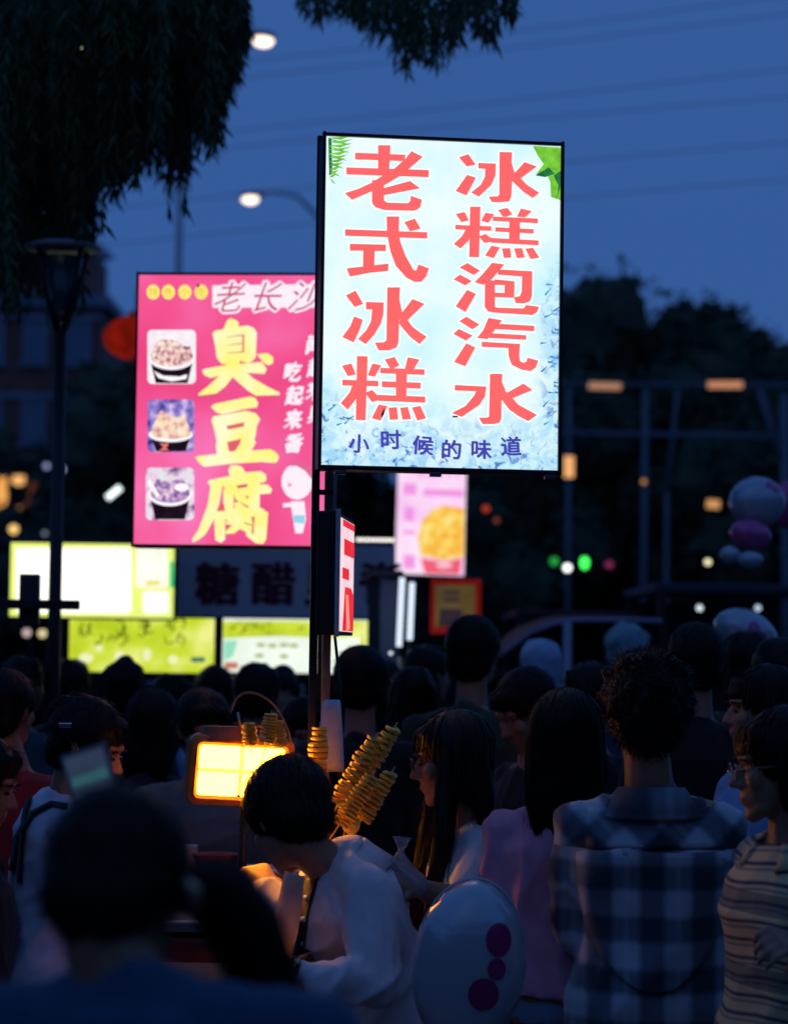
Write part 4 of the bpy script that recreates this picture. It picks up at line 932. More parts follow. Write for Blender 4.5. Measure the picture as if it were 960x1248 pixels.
# sealed clear bag in the hands of the glasses wearer
gl = mat('clear_plastic', (.75,.75,.78), .12, var=.05, trans=.75, spec=.8)
mb = MB(); mb.hull([(Vector((0,0,.05)), .012), (Vector((-.04,0,-.02)), .03), (Vector((.04,0,-.03)), .028), (Vector((0,.02,-.05)), .03)]); mb.hull([(Vector((0,0,.05)), .010), (Vector((-.02,0,.09)), .004), (Vector((.03,0,.085)), .004)])
me = remeshed(mb, 'plastic_bag', .004, 1, folds(.012, 9)); tag(link('plastic_bag', me, gl, None, at(487,1064,5.78)), 'clear crinkled plastic bag held by the glasses wearer in white', 'bag')
# shoulder strap bag of P2
S_ = child(P2, 'shirt')
patch('bag_strap', cloth('cream_strap', (.5,.45,.38)), P2, S_, [(551,1012),(546,1040),(541,1070),(545,1100)], [(556,1012),(551,1040),(546,1070),(550,1100)], n=12, k=2, off=.004, thick=.004, D=6.5)
# phone
ph = empty('smartphone', at(116,968,3.8), 0, 'smartphone in a pale case held up at the left, dim screen towards the camera', 'phone')
ph.rotation_euler = (R(-6), R(-19), R(-6))
MB().box((0,.004,0), (.078,.009,.150), bev=.004).build('case', mat('pale_case', (.16,.18,.20), .5), ph)
MB().add([(-.033,-.0015,-.068),(.033,-.0015,-.068),(.033,-.0015,.068),(-.033,-.0015,.068)], [(0,1,2,3)]).build('screen', grad_panel('phone_screen', [srgb(32,42,66), srgb(42,56,80), srgb(52,50,72)], 1, 9), ph)
flat('screen_band', [[(-.030,.020),(.030,.020),(.030,.036),(-.030,.034)]], emit('screen_teal', srgb(45,85,95)), ph, .002)
flat('screen_mark', [[(-.018,-.03),(.004,-.028),(.004,-.014),(-.018,-.016)]], emit('screen_violet', srgb(92,60,100)), ph, .002)
# ------------------------------------------------------------------ foil balloons
foil = mat('pearl_foil', (.46,.48,.54), .28, metal=.3, var=.05, scale=6, bump=.45, bscale=11, coat=.4)
mag = mat('magenta_foil', (.36,.02,.13), .3, metal=.2, coat=.3); pinkf = mat('pink_foil', (.60,.10,.28), .3, metal=.25, coat=.3)
def balloon(name, x, y, D, rx, rz, ry, m, lb, rot=0, knot=True, spots=None, grp=None):
    c = at(x, y, D); e_ = empty(name, c, 0, lb, 'balloon', grp); n, k = 48, 24; mb = MB(); vs = []; fs = []
    for i in range(k+1):
        th = math.pi*i/k
        for j in range(n):
            a = 2*math.pi*j/n; X = math.sin(th)*math.cos(a); Y_ = math.cos(th); Zz = math.sin(th)*math.sin(a)
            e1 = math.sin(th)**6; wr = 1-.035*e1*(.5+.5*math.sin(a*17+math.sin(a*5)*2)); sq = (abs(Y_)**.8)*(1 if Y_ > 0 else -1)
            p = Vector((X*rx*wr*(1+.05*math.cos(2*a)), sq*ry*(1+.05*e1*math.sin(a*17)), Zz*rz*wr)); vs.append(Matrix.Rotation(rot, 3, 'Y') @ p)
    for i in range(k):
        for j in range(n): fs.append((i*n+j, (i+1)*n+j, (i+1)*n+(j+1) % n, i*n+(j+1) % n))
    mb.add(vs, fs); me = mb.mesh('envelope', True); recalc(me); body_ = link('envelope', me, m, e_)
    s1 = MB(); s1.tube([Matrix.Rotation(rot, 3, 'Y') @ Vector((rx*1.0*math.cos(a), 0, rz*1.0*math.sin(a))) for a in [2*math.pi*q_/40 for q_ in range(41)]], .003, 5); s1.build('seam', m, e_, True)
    if knot: MB().tube([(0,0,-rz), (0,0,-rz-.04)], [.012,.004], 8).build('neck', m, e_, True)
    if spots:
        bv = BVHTree.FromPolygons([v.co for v in me.vertices], [tuple(p.vertices) for p in me.polygons])
        for (sx, sz, r1, r2, mm) in spots:
            q2 = MB(); pts = [(0,0)]+[(math.cos(2*math.pi*t/18), math.sin(2*math.pi*t/18)) for t in range(18)]; pv = []
            for u, w in [(0,0)]+[(.6*math.cos(2*math.pi*t/18), .6*math.sin(2*math.pi*t/18)) for t in range(18)]+pts[1:]:
                h, nn, _, _ = bv.ray_cast(Vector((sx+u*r1, -1, sz+w*r2)), Vector((0,1,0)))
                pv.append((h+Vector((0,-.003,0))) if h else Vector((sx+u*r1, -.0, sz+w*r2)))
            f2 = [(0, 1+t, 1+(t+1) % 18) for t in range(18)]+[(1+t, 19+t, 19+(t+1) % 18, 1+(t+1) % 18) for t in range(18)]
            q2.add(pv, f2); q2.build('printed_spot', mm, e_, True)
    return e_
balloon('foil_balloon', 571, 1176, 5.3, .122, .190, .09, foil, 'large pearly white foil balloon with magenta dots in front of the pink top', rot=R(6), spots=[(.062,.065,.028,.036,mag),(.058,.002,.020,.024,mag),(.030,-.052,.034,.036,mag)])
balloon('foil_balloon', 922, 612, 10, .115, .105, .08, foil, 'round white foil balloon floating at the upper right over a pink one', spots=[(.075,.055,.022,.018,pinkf),(.045,.07,.02,.015,pinkf)], grp=None)
balloon('foil_balloon', 914, 652, 9.9, .085, .062, .06, pinkf, 'pink foil balloon tucked under the upper white one', rot=R(12))
balloon('foil_balloon', 889, 676, 9.85, .040, .034, .035, foil, 'smallest white foil balloon, lower left of the pink one', knot=False)
balloon('foil_balloon', 914, 682, 9.8, .048, .032, .035, foil, 'small white foil balloon hanging lowest of the upper bunch', knot=False)
balloon('foil_balloon', 958, 615, 10.2, .060, .10, .05, pinkf, 'pink foil balloon cut off by the right edge', knot=False)
balloon('foil_balloon', 908, 772, 9.2, .125, .088, .08, foil, 'white foil balloon low over the crowd at the right, with pink dots', rot=R(24), spots=[(.02,.02,.024,.026,pinkf),(.045,-.01,.024,.02,pinkf)])
print('props ready')
# ------------------------------------------------------------------ stalls behind
dkp = mat('dark_panel', (.035,.037,.055), .6, var=.2, scale=4); dkm = mat('dark_metal', (.03,.03,.035), .5, metal=.4)
def lightbox(name, x0_, y0_, x1_, y1_, D, panel, lb, yaw=0, cat='sign', d=.10, fw=.012):
    f = Face((x0_+x1_)/2, (y0_+y1_)/2, D, yaw); a = f.uv(x0_, y1_); b = f.uv(x1_, y0_)
    e_ = empty(name, f.o, yaw, lb, cat); w, h = b[0]-a[0], b[1]-a[1]; c = ((a[0]+b[0])/2, (a[1]+b[1])/2)
    MB().add([(a[0],0,a[1]),(b[0],0,a[1]),(b[0],0,b[1]),(a[0],0,b[1])], [(0,1,2,3)]).build('light_panel', panel, e_)
    MB().box((c[0], d/2+.004, c[1]), (w+fw*2, d, h+fw*2), bev=.003).build('case', dkm, e_)
    for cc, dd in (((a[0]-fw/2,-.002,c[1]),(fw,.02,h+2*fw)), ((b[0]+fw/2,-.002,c[1]),(fw,.02,h+2*fw)), ((c[0],-.002,b[1]+fw/2),(w-.002,.018,fw)), ((c[0],-.002,a[1]-fw/2),(w-.002,.018,fw))):
        MB().box(cc, dd, bev=.002).build('frame_bar', dkm, e_)
    return f, e_
f, e_ = lightbox('menu_lightbox', 12, 664, 213, 751, 12, emit('yellow_margin', srgb(225,240,120), 1.15, var=.08), 'dazzling white menu box with yellow edges, upper left of the green ones')
flat('white_area', [[f.uv(*p) for p in rrect(20, 668, 160, 747, 4)]], emit('overexposed_white', (1.7,1.75,1.45), 1, light=True), e_, .002)
flat('white_area', [[f.uv(*p) for p in rrect(166, 668, 205, 716, 4)]], emit('warm_white', (1.1,1.05,.9), 1, var=.12, scale=8), e_, .002)
flat('white_area', [[f.uv(*p) for p in rrect(174, 720, 206, 748, 4)]], emit('pinkish_white', (1.1,.98,1.0), 1), e_, .002)
flat('green_mark', [[f.uv(*p) for p in rrect(207, 684, 212, 716, 1)]], emit('mint_mark', srgb(60,205,130)), e_, .003)
flat('yellow_mark', [[f.uv(*p) for p in rrect(178, 708, 196, 713, 1)]], emit('yellow_mark', srgb(235,225,100)), e_, .003)
gp = grad_panel('green_backlit', [srgb(176,200,30), srgb(206,224,58), srgb(240,244,140)], 1, 5)
f, e_ = lightbox('menu_lightbox', 84, 754, 262, 818, 12, gp, 'yellow-green menu box, left one of the lower pair')
ink = emit('menu_ink', srgb(70,80,25)); rnd = random.Random(4); mk = []
for cx in (112,146,178,212):
    for k in range(7):
        a = rnd.uniform(0,6); x, y = cx+rnd.uniform(-10,10), 769+rnd.uniform(-10,14); pts = [(x+ (9-k*.5)*math.cos(a+t*.8)*(1-.1*t), y+7*math.sin(a+t*.8)) for t in range(5)]
        mk.append([f.uv(*p) for p in stroke(pts, [.8,1.8,1.8,1.5,.7])])
tag(flat('menu_writing', mk, ink, e_, .002), kind='stuff')
pale = emit('pale_menu_blot', srgb(240,245,190))
for x, y, w, h in ((96,802,18,8),(140,800,12,9),(175,798,9,12),(205,804,12,7),(118,790,7,5)): flat('pale_blot', [[f.uv(*p) for p in ell(x+w/2, y, w/2, h/2+2, 14)]], pale, e_, .0015)
flat('dark_word', [[f.uv(*p) for p in rrect(233,801,250,807,2)]], emit('blue_grey_ink', srgb(60,110,100)), e_, .002)
f, e_ = lightbox('menu_lightbox', 271, 756, 449, 819, 12, emit('menu_white', (.88,.97,.86), 1, var=.08, scale=6, light=True), 'green and white menu box, right one of the lower pair')
flat('top_band', [[f.uv(*p) for p in [(272,757),(448,757),(448,776),(400,778),(340,775),(272,778)]]], gp, e_, .0015)
mk = []
for k in range(16):
    a = rnd.uniform(0,6); x, y = rnd.uniform(276,374), 766+rnd.uniform(-5,5); mk.append([f.uv(*p) for p in stroke([(x+4*math.cos(a+t), y+4*math.sin(a+t)) for t in range(3)], [1,2,.6])])
tag(flat('menu_writing', mk, emit('olive_ink', srgb(120,115,30)), e_, .0025), kind='stuff')
for x, y in ((318,786),(332,787),(346,786),(358,787),(316,799),(346,800),(430,790)):
    flat('menu_word', [[f.uv(*p) for p in rrect(x-5, y-2.2, x+5, y+2.2, 1)]], emit('khaki_ink', srgb(170,175,90)), e_, .0025)
flat('teal_area', [[f.uv(*p) for p in [(273,781),(290,780),(284,800),(273,806)]]], emit('menu_teal', srgb(150,225,195)), e_, .0022)
flat('red_words', [[f.uv(*p) for p in rrect(274,807,290,815,2)]], emit('menu_rust', srgb(200,120,100)), e_, .0022)
flat('yellow_edge', [[f.uv(*p) for p in [(437,757),(448,757),(448,818),(440,818)]]], gp, e_, .003)
# dark fascia board with maroon characters
f = Face(350, 709, 12.35, 0); a = f.uv(214,752); b = f.uv(482,666)
e_ = empty('fascia_board', f.o, 0, 'unlit blue-grey stall board with large maroon characters behind the sign poles', 'sign')
MB().box(((a[0]+b[0])/2,.02,(a[1]+b[1])/2), (b[0]-a[0],.04,b[1]-a[1]), bev=.004).build('board', mat('spill_tinted_board', (.88,.72,.74), .6, var=.1, scale=3), e_)  # pale rosy tint imitates light spilling over from the stalls
mar = mat('maroon_letters', (.20,.015,.03), .5)
for ch, x in (('糖',265),('醋',333),('里',400),('脊',464)):
    for k in range(6): glyph(ch, f, x+(k%3-1)*2.2, 711+(k//3-.5)*2.4, 50, mar, e_, .003+k*.0005, offset=.0)
def stall(lb, xa, xb, D, ztop, back=dkp, depth=1.8, counter=.95, canopy=None):
    a, b = at(xa,790,D), at(xb,790,D); w = b.x-a.x; e_ = empty('food_stall', ((a.x+b.x)/2, a.y, 0), 0, lb, 'stall')
    for x in (-w/2+.03, w/2-.03):
        for y in (.03, depth): MB().box((x,y,ztop/2), (.05,.05,ztop), bev=.004).build('post', dkm, e_)
    MB().box((0,depth/2+.1,ztop+.03), (w+.02,depth+.1,.05), bev=.01).build('canopy', canopy or dkp, e_)
    MB().box((0,.2,counter/2), (w-.1,.4,counter), bev=.01).build('counter', back, e_)
    MB().box((0,depth+.06,ztop/2), (w-.1,.04,ztop-.05), bev=.004).build('back_wall', back, e_)
    return e_
s1 = stall('long dark stall carrying the green menu boxes and the maroon lettered board', -30, 476, 12.75, 2.15, back=mat('dark_red_panel', (.06,.015,.02), .6))
tent = stall('dark stall behind the plaid shirt wearer with a red-brown canopy', 630, 790, 15, 1.85, canopy=mat('red_brown_canvas', (.09,.03,.03), .8), back=mat('brown_panel', (.05,.03,.025), .7))
trim_m = mat('dusty_violet_trim', (.34,.27,.38), .6); to = Vector(tent.location)
MB().tube([at(x,y,13.6)-to for x, y in ((596,808),(618,792),(645,772),(675,760),(700,756),(760,756),(806,757))], .014, 8).build('canopy_edge', trim_m, tent, True)
cv = []
for (x, y) in ((596,808),(618,792),(645,772),(675,760),(700,756),(760,756),(806,757)): cv += [at(x,y+1,13.62)-to, at(x,y+1,13.62)-to+Vector((0,1.4,.05))]
co_ = MB().add(cv, [(2*k,2*k+2,2*k+3,2*k+1) for k in range(6)]).build('canopy_cloth', mat('red_brown_canvas', (.09,.03,.03), .8), tent); cs_ = co_.modifiers.new('t','SOLIDIFY'); cs_.thickness = .01
pt0 = at(691,758,13.6)-to; MB().tube([pt0, (pt0.x,pt0.y,0)], .026, 8).build('post', mat('pale_post', (.42,.42,.5), .5), tent, True)
stall('dark stall at the right edge under the balloons', 800, 1010, 14, 2.0, canopy=mat('slate_canvas', (.05,.06,.09), .8))
# counter clutter lit by the signs: glass case, pots; blue block stands in for blue light
for i, (x, D, w, h, m_, lb) in enumerate(((145,12.7,.10,.34,card,'upright white panel on the dark stall counter under the left green box'),(178,12.7,.28,.16,bluec,'blue block standing in for blue light on the stall counter'),(352,12.7,.16,.12,card,'pale box on the stall counter below the yellow and white menu'))):
    p = at(x, 848, D); tag(MB().box((0,0,0), (w,.08,h), bev=.01).build('counter_item', m_, None, False, p), lb, 'box')
# kiosk column with two tubes
p = at(466,790,11.5); e_ = empty('kiosk', (p.x,p.y,0), 0, 'narrow grey metal kiosk column with a dark cap, left of the white tubes', 'kiosk')
ksk = mat('kiosk_grey', (.38,.40,.45), .45, metal=.3, var=.1, scale=3); k_h = at(466,704,11.5).z
MB().box((-.045,.12,k_h/2), (.055,.24,k_h), bev=.005).build('side_panel', dkp, e_); MB().box((.035,.12,k_h/2), (.10,.24,k_h-.01), bev=.005).build('front_panel', ksk, e_); MB().box((.01,.10,k_h+.02), (.17,.28,.03), bev=.01).build('cap', mat('kiosk_cap', (.18,.12,.13), .6), e_)
tubem = emit('cool_tube', (.80,.92,1.1), 1.0)
for (xt, yt, xb, yb, lb) in ((490,704,486,788,'taller upright white tube light, left of the two'), (502,710,499,780,'shorter upright white tube light, right of the two')):
    a, b = at(xt,yt,11.3), at(xb,yb,11.3); e_ = empty('tube_light', b, 0, lb, 'lamp', 'upright tube lights on the kiosk')
    MB().tube([(0,0,0), a-b], .014, 10).build('tube', tubem, e_, True); MB().tube([(0,.02,-.05), (a-b)+Vector((0,.02,.02))], .012, 8).build('holder', alum, e_, True)
    MB().tube([(0,.02,-.05), (0,.02,-b.z)], .012, 8).build('stand', alum, e_, True)
p = at(457,658,12.1); e_ = empty('led_strip', p, 0, 'short horizontal row of white dots glowing right of the sign poles', 'lamp')
for k in range(9): MB().ball((-.085+k*.0215,0,0), .0095, 8, 6).build('led', emit('led_white', (1.6,1.5,1.4), 1), e_, True)
MB().box((0,.02,0), (.2,.02,.02)).build('housing', dkm, e_)
# small pink menu sign
S3 = Face(525, 637, 16, R(3)); e_ = empty('lightbox_sign', S3.o, S3.yaw, 'small pale pink sign with an orange dish picture, just below the big white sign', 'sign')
pts = q(S3, (485,570), (568,573), (565,702), (481,699)); flat('light_panel', [pts], grad_panel('pale_pink_backlit', [srgb(245,190,240), srgb(252,215,248), srgb(255,232,250)], 1, 4), e_, 0)
cc = ((pts[0][0]+pts[1][0])/2, (pts[0][1]+pts[2][1])/2); MB().box((cc[0],.06,cc[1]), (pts[1][0]-pts[0][0]+.0,.1,pts[0][1]-pts[2][1]), bev=.003).build('case', dkm, e_)
MB().box((cc[0]-.08,.07,(cc[1]-S3.o.z)/2-.2), (.03,.03,S3.o.z+cc[1]-.4), bev=.002).build('pole', dkm, e_)
og = grad_panel('dish_orange', [srgb(250,160,60), srgb(250,205,80), srgb(255,235,150)], 1, 14)
UV = lambda p: S3.uv(*p)
flat('dish_picture', [[UV(p) for p in [(512,676),(509,655),(514,635),(526,622),(540,616),(566,620),(565,678),(540,683)]]], og, e_, .003)
flat('red_cup_picture', [[UV(p) for p in [(512,680),(540,685),(563,680),(560,700),(518,699)]]], emit('coral_cup', srgb(240,95,115), 1, var=.1), e_, .0035)
flat('cup_mark', [[UV(p) for p in ell(541,689,10,4)]], emit('cup_pale', srgb(250,190,205)), e_, .005)
pk2 = emit('mid_pink_print', srgb(244,150,228))
for (a_, b_, c_, d_) in ((492,589,508,602),(516,596,565,604),(493,618,505,634),(492,646,506,650),(492,676,506,692)): flat('printed_word', [[UV(p) for p in [(a_,b_),(c_,b_+1),(c_-1,d_+2),(a_-1,d_)]]], pk2, e_, .002)
for x in (513,526,537,548,558): flat('printed_word', [[UV(p) for p in rrect(x-3,577,x+3,583,1)]], emit('faint_pink_print', srgb(248,180,235)), e_, .002)
# red and yellow board
f = Face(553, 735, 13, R(-4)); e_ = empty('menu_board', f.o, f.yaw, 'dim yellow board with a red frame standing below the small pink sign', 'sign')
a = f.uv(524,772); b = f.uv(586,706)
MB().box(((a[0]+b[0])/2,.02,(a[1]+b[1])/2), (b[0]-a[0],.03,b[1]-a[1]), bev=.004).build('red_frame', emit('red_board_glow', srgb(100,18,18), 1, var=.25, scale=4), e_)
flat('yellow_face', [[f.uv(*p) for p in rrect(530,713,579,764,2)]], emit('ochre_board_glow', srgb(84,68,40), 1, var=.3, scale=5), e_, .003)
for yy in (719,728): flat('printed_line', [[f.uv(*p) for p in rrect(541,yy,560,yy+6,1)]], emit('grey_print', srgb(52,46,44)), e_, .005)
flat('grey_area', [[f.uv(*p) for p in [(536,742),(562,742),(564,764),(534,764)]]], emit('plum_grey_print', srgb(48,36,46)), e_, .004)
MB().box(((a[0]+b[0])/2,.03,(a[1]-f.o.z)/2), (.03,.03,f.o.z+a[1]), bev=.002).build('post', dkm, e_)
# dark beam and box in the left foreground of the stalls, lamp post
p0, p1 = at(-40,737,9.0), at(97,736,9.0); e_ = empty('awning_beam', (p0.x,p0.y,0), 0, 'dark horizontal awning beam reaching in from the left edge over the white menu box', 'beam')
MB().box((( p1.x-p0.x)/2,0,(p0.z+p1.z)/2), (p1.x-p0.x,.06,.036), bev=.004).build('beam', dkm, e_); MB().box((.0,0,p0.z/2-.01), (.05,.05,p0.z-.02), bev=.003).build('post', dkm, e_)
q0 = at(34,730,9.0)
MB().box((q0.x-p0.x,.05,q0.z), (.075,.05,.19), bev=.006).build('speaker_box', mat('grey_box', (.05,.05,.055), .6), e_)
def street_lamp(lb, xp, D, arm_px=None, head=None, r=.07, name='street_lamp', grp='street lamps'):
    b = at(xp, 790, D); e_ = empty(name, (b.x,b.y,0), 0, lb, 'street lamp', grp); t = at(*arm_px, D)
    gm = mat('grey_pole_paint', (.50,.46,.50), .5, metal=.2)
    MB().tube([(0,0,0),(0,0,t.z*.5),(0,0,t.z)], [r,r*.8,r*.6], 12).build('post', gm, e_, True)
    h = at(*head, D)
    l = h-Vector((b.x,b.y,0)); s0 = Vector((0,0,t.z)); MB().tube([s0, s0.lerp(l,.35)+Vector((0,0,.28)), s0.lerp(l,.75)+Vector((0,0,.22)), l+Vector((0,0,.06))], [r*.6,r*.5,r*.4,r*.35], 10).build('arm', gm, e_, True)
    sg = 1 if l.x > 0 else -1
    hd_ = MB(); hd_.rings([(l+Vector((-sg*.24,0,.10)), Vector((0,.06,0)), Vector((0,0,.04))), (l+Vector((-sg*.1,0,.09)), Vector((0,.15,0)), Vector((0,0,.06))), (l+Vector((sg*.15,0,.06)), Vector((0,.14,0)), Vector((0,0,.045)))], 14)
    o = hd_.build('lamp_head', gm, e_, True)
    MB().ball(l, (.135,.11,.078), 18, 10).build('lamp_glass', emit('street_lamp_glow', (2.6,2.1,1.6), 1), e_, True)
    return e_
street_lamp('street lamp glowing at the top of the picture beside the willow', 209, 32, (209,62), (321,50))
street_lamp('street lamp glowing left of the big white sign, arm reaching in from its post', 383, 40, (383,262), (305,243))
# unlit garden lamp post with lantern like an upturned cone
b = at(66, 790, 9.5); e_ = empty('lamp_post', (b.x,b.y,0), 0, 'unlit dark lamp post with an upturned cone lantern under the willow', 'street lamp')
zt = at(66,300,9.5).z; zb = at(66,400,9.5).z; MB().tube([(0,0,0),(0,0,zb*.5),(0,0,zb)], [.032,.027,.024], 12).build('post', black, e_, True)
for k in range(4):
    a = math.pi/4+k*math.pi/2; MB().tube([(.02*math.cos(a),.02*math.sin(a),zb),(.075*math.cos(a),.075*math.sin(a),zb+.14),(.12*math.cos(a),.12*math.sin(a),zt)], .012, 6).build('strut', black, e_, True)
MB().lathe([(.0,zt),(.15,zt),(.155,zt+.012),(.10,zt+.03),(0,zt+.035)], n=20).build('cap', mat('pale_cap', (.30,.32,.36), .5), e_, True)
MB().lathe([(.02,zb+.03),(.035,zb+.06),(.085,zt-.03),(0,zt-.02)], n=14).build('lantern_glass', mat('dusty_glass', (.08,.09,.11), .2, trans=.3), e_, True)
# red lantern
c = at(168,412,16); e_ = empty('red_lantern', c, 0, 'red round lantern half hidden behind the upper left of the pink sign', 'lantern')
lm = emit('lantern_red', srgb(135,24,14), .75, var=.45, scale=5)
pr_ = []
for i in range(13):
    th = math.pi*i/12; pr_.append((.20*math.sin(th)+.03, .145*math.cos(th)))
MB().lathe(pr_, n=32).build('shade', lm, e_, True); MB().lathe([(.06,.14),(.07,.17),(0,.17)], n=14).build('top_cap', mat('gold_cap', (.4,.25,.08), .4), e_); MB().lathe([(.06,-.14),(.05,-.18),(0,-.18)], n=14).build('bottom_cap', mat('gold_cap', (.4,.25,.08), .4), e_)
for k in range(8): MB().tube([(.03*math.cos(k*.785),.03*math.sin(k*.785),-.18),(.035*math.cos(k*.785),.035*math.sin(k*.785),-.34)], .004, 4).build('tassel_strand', mat('red_thread', (.3,.02,.02), .8), e_)
b2 = at(205,790,16.2); MB().tube([(b2.x-c.x,.2,-c.z),(b2.x-c.x,.2,.35),(0,0,.32),(0,0,.16)], .02, 8).build('hanger_post', dkm, e_, True)
# ------------------------------------------------------------------ scattered lights (bulbs at their real distance; the lens turns them into discs)
bulbs = [ (862,685,20,.045,(1.5,1.35,.85),'pale yellow bulb right of centre below the gantry'), (852,741,13.6,.035,(.75,.9,.95),'dim white bulb, left of two at the stall on the right'), (923,741,13.6,.035,(.45,.62,.75),'dim bluish bulb, right of two at the stall on the right'),
 (691,692,20,.06,(2.2,2.3,2.2),'bright white bulb beside the green floodlight'), (784,587,26,.05,(.55,.24,.08),'small orange bulb on the gantry post'), (712,686,22,.07,(.12,2.2,.22),'bright green floodlight right of the white bulb'), (675,684,23,.075,(.02,.38,.06),'dim green floodlight left of the white bulb'),
 (592,620,22,.06,(.42,.04,.03),'dim red light right of the small pink sign'), (605,634,22,.05,(.16,.04,.03),'faintest red light right of the small pink sign'), (75,572,40,.09,(.75,.85,1.5),'bluish white light right of the lamp post'), (57,568,40,.08,(.4,.45,.9),'bluish white light left of the lamp post'),
 (17,645,28,.10,(1.3,.8,.25),'low amber light at the left edge'), (100,58,9.6,.007,(.9,.9,.55),'tiny light shining through the willow leaves'), (742,688,24,.07,(.22,.02,.09),'dim pink light at the dark stall'), (52,772,14,.05,(.7,.6,.3),'yellow light under the awning beam'), (33,771,14,.05,(.5,.38,.36),'pinkish light under the awning beam'), (476,796,11,.012,(.8,.85,.9),'tiny white light on the kiosk column'), (55,650,30,.05,(.25,.3,.4),'faint light above the white menu box')]
for x, y, D, r, c_, lb in bulbs:
    r *= .55 if D > 12 else .8
    c = at(x,y,D); e_ = empty('light_bulb', c, 0, lb, 'light', 'distant lights of the square')
    sz = (r, r, r*1.5) if lb.startswith('bright green') else r
    MB().ball((0,0,0), sz, 14, 8).build('globe', emit('bulb_'+lb.split(' ')[0]+str(x), c_, 1), e_, True); MB().tube([(0,0,r*.8),(0,0,r*1.7)], r*.45, 8).build('socket', dkm, e_, True)
def bar_light(x0_, y0_, x1_, y1_, D, r, col, lb, nm='tube_lamp'):
    a, b = at(x0_,y0_,D), at(x1_,y1_,D); e_ = empty(nm, a, 0, lb, 'light'); MB().tube([(0,0,0), b-a], r, 10).build('tube', emit('tube_%d_%d' % (x0_, y0_), col, 1), e_, True); MB().tube([Vector((0,r*1.3,0)), (b-a)+Vector((0,r*1.3,0))], r*.6, 6).build('holder', dkm, e_, True)
bar_light(131,607,147,594,20,.026,(1.5,1.7,1.7),'short slanted white lamp left of the pink sign')
bar_light(693,556,693,582,26,.055,(.95,.46,.18),'upright orange lamp below the right corner of the big sign')
bar_light(861,614,876,615,26,.05,(.62,.30,.11),'short level orange lamp beside the balloons')
bar_light(717,470,756,471,30,.045,(.42,.21,.13),'dim orange strip on the gantry top, left one')
bar_light(862,469,904,469,30,.045,(.55,.24,.13),'dim orange strip on the gantry top, right one')
# ------------------------------------------------------------------ gantry of pale bars
gm2 = mat('gantry_paint', (.14,.16,.20), .6); e0 = at(815,790,30); e_ = empty('gantry', (e0.x,e0.y,0), 0, 'pale steel gantry frame in front of the dark trees on the right', 'gantry'); off = Vector((e0.x,e0.y,0))
for (a, b, r) in (((682,468),(962,470),.035),((684,528),(955,532),.05),((786,474),(782,900),.06),((825,474),(812,600),.04),((693,474),(690,900),.05),((925,474),(950,560),.06),((812,600),(810,900),.045),((955,480),(958,900),.08)):
    MB().tube([at(*a,30)-off, at(*b,30)-off], r*.6, 8).build('bar', gm2, e_, True)
# ------------------------------------------------------------------ buildings
brick = mat('brick_wall', (.22,.085,.065), .8, var=.25, scale=2); conc = mat('concrete_wall', (.20,.22,.27), .8, var=.15, scale=1); gls = mat('window_glass', (.10,.16,.26), .15, spec=.6)
def building(lb, xa, xb, ytop, D, m, floors, cols, depth=12, roof='flat'):
    a, b = at(xa,790,D), at(xb,ytop,D); w = b.x-a.x; h = b.z; e_ = empty('building', ((a.x+b.x)/2, a.y, 0), 0, lb, 'building')
    MB().box((0,depth/2,h/2), (w,depth,h)).build('wall', m, e_)
    MB().box((0,depth/2,h+.15), (w+.5,depth+.5,.3), bev=.03).build('cornice', conc, e_)
    fh = h/floors; cw = w/cols
    wm = MB().box((0,0,0), (cw*.42,.06,fh*.48)).mesh('pane'); wm.materials.append(gls)
    for i in range(floors):
        for j in range(cols):
            x = -w/2+cw*(j+.5); z = fh*(i+.55); fr = MB(); W, Hh = cw*.5, fh*.56
            for c, d in (((x-W/2,-.04,z),(.10,.12,Hh)), ((x+W/2,-.04,z),(.10,.12,Hh)), ((x,-.04,z+Hh/2),(W-.11,.12,.10)), ((x,-.06,z-Hh/2),(W+.2,.2,.10)), ((x,-.05,z),(.06,.08,Hh-.12))): fr.box(c, d)
            fo = fr.build('window', conc, e_); link('pane', wm, None, fo, (x,-.02,z))
        MB().box((0,-.05,fh*(i+1)-.25), (w+.05,.12,.16)).build('band', conc, e_)
    return e_, w, h
be, bw_, bh_ = building('dark brick apartment block behind the willow at the left', -150, 121, 372, 62, brick, 5, 5)
MB().box((bw_/2-1.6,2.2,bh_+.9), (2.6,3,1.5), bev=.05).build('roof_turret', brick, be); mb = MB(); mb.rings([((bw_/2-1.6,2.2,bh_+1.65), Vector((1.7,0,0)), Vector((0,1.9,0))), ((bw_/2-1.6,2.2,bh_+3.0), Vector((.15,0,0)), Vector((0,.15,0)))], 4, 2.0); mb.build('turret_roof', conc, be)
# shop lights at its foot
for x, y, w, h, cl, lb in ((2,608,.22,.9,(.95,.42,.10),'leftmost glowing orange shop window'),(13,607,.24,.75,(1.0,.48,.14),'middle glowing orange shop window'),(23,606,.24,.90,(1.1,.55,.18),'right glowing orange shop window'),(38,612,.4,.8,(.10,.03,.015),'dim reddish shop window beside the orange ones')):
    c = at(x,y,50); e_ = empty('shop_window', c, 0, lb, 'window', None); MB().box((0,0,0), (w,.05,h), bev=.02).build('lit_pane', emit('shop_%d' % x, cl, 1), e_); MB().box((0,.06,0), (w+.12,.05,h+.12)).build('window_frame', dkm, e_)
c = at(-10,620,51.0); e_ = empty('shop_front', (c.x,c.y,0), 0, 'low dark shop front with glowing windows at the left edge', 'shop'); MB().box((0,1.2,2.4), (5.2,2,4.8), bev=.05).build('wall', dkp, e_); MB().box((0,-.1,4.9), (5.6,1.2,.25), bev=.03).build('eave', brick, e_)
building('pale blue-grey building behind the gantry at the right edge', 938, 1120, 474, 58, conc, 4, 5)
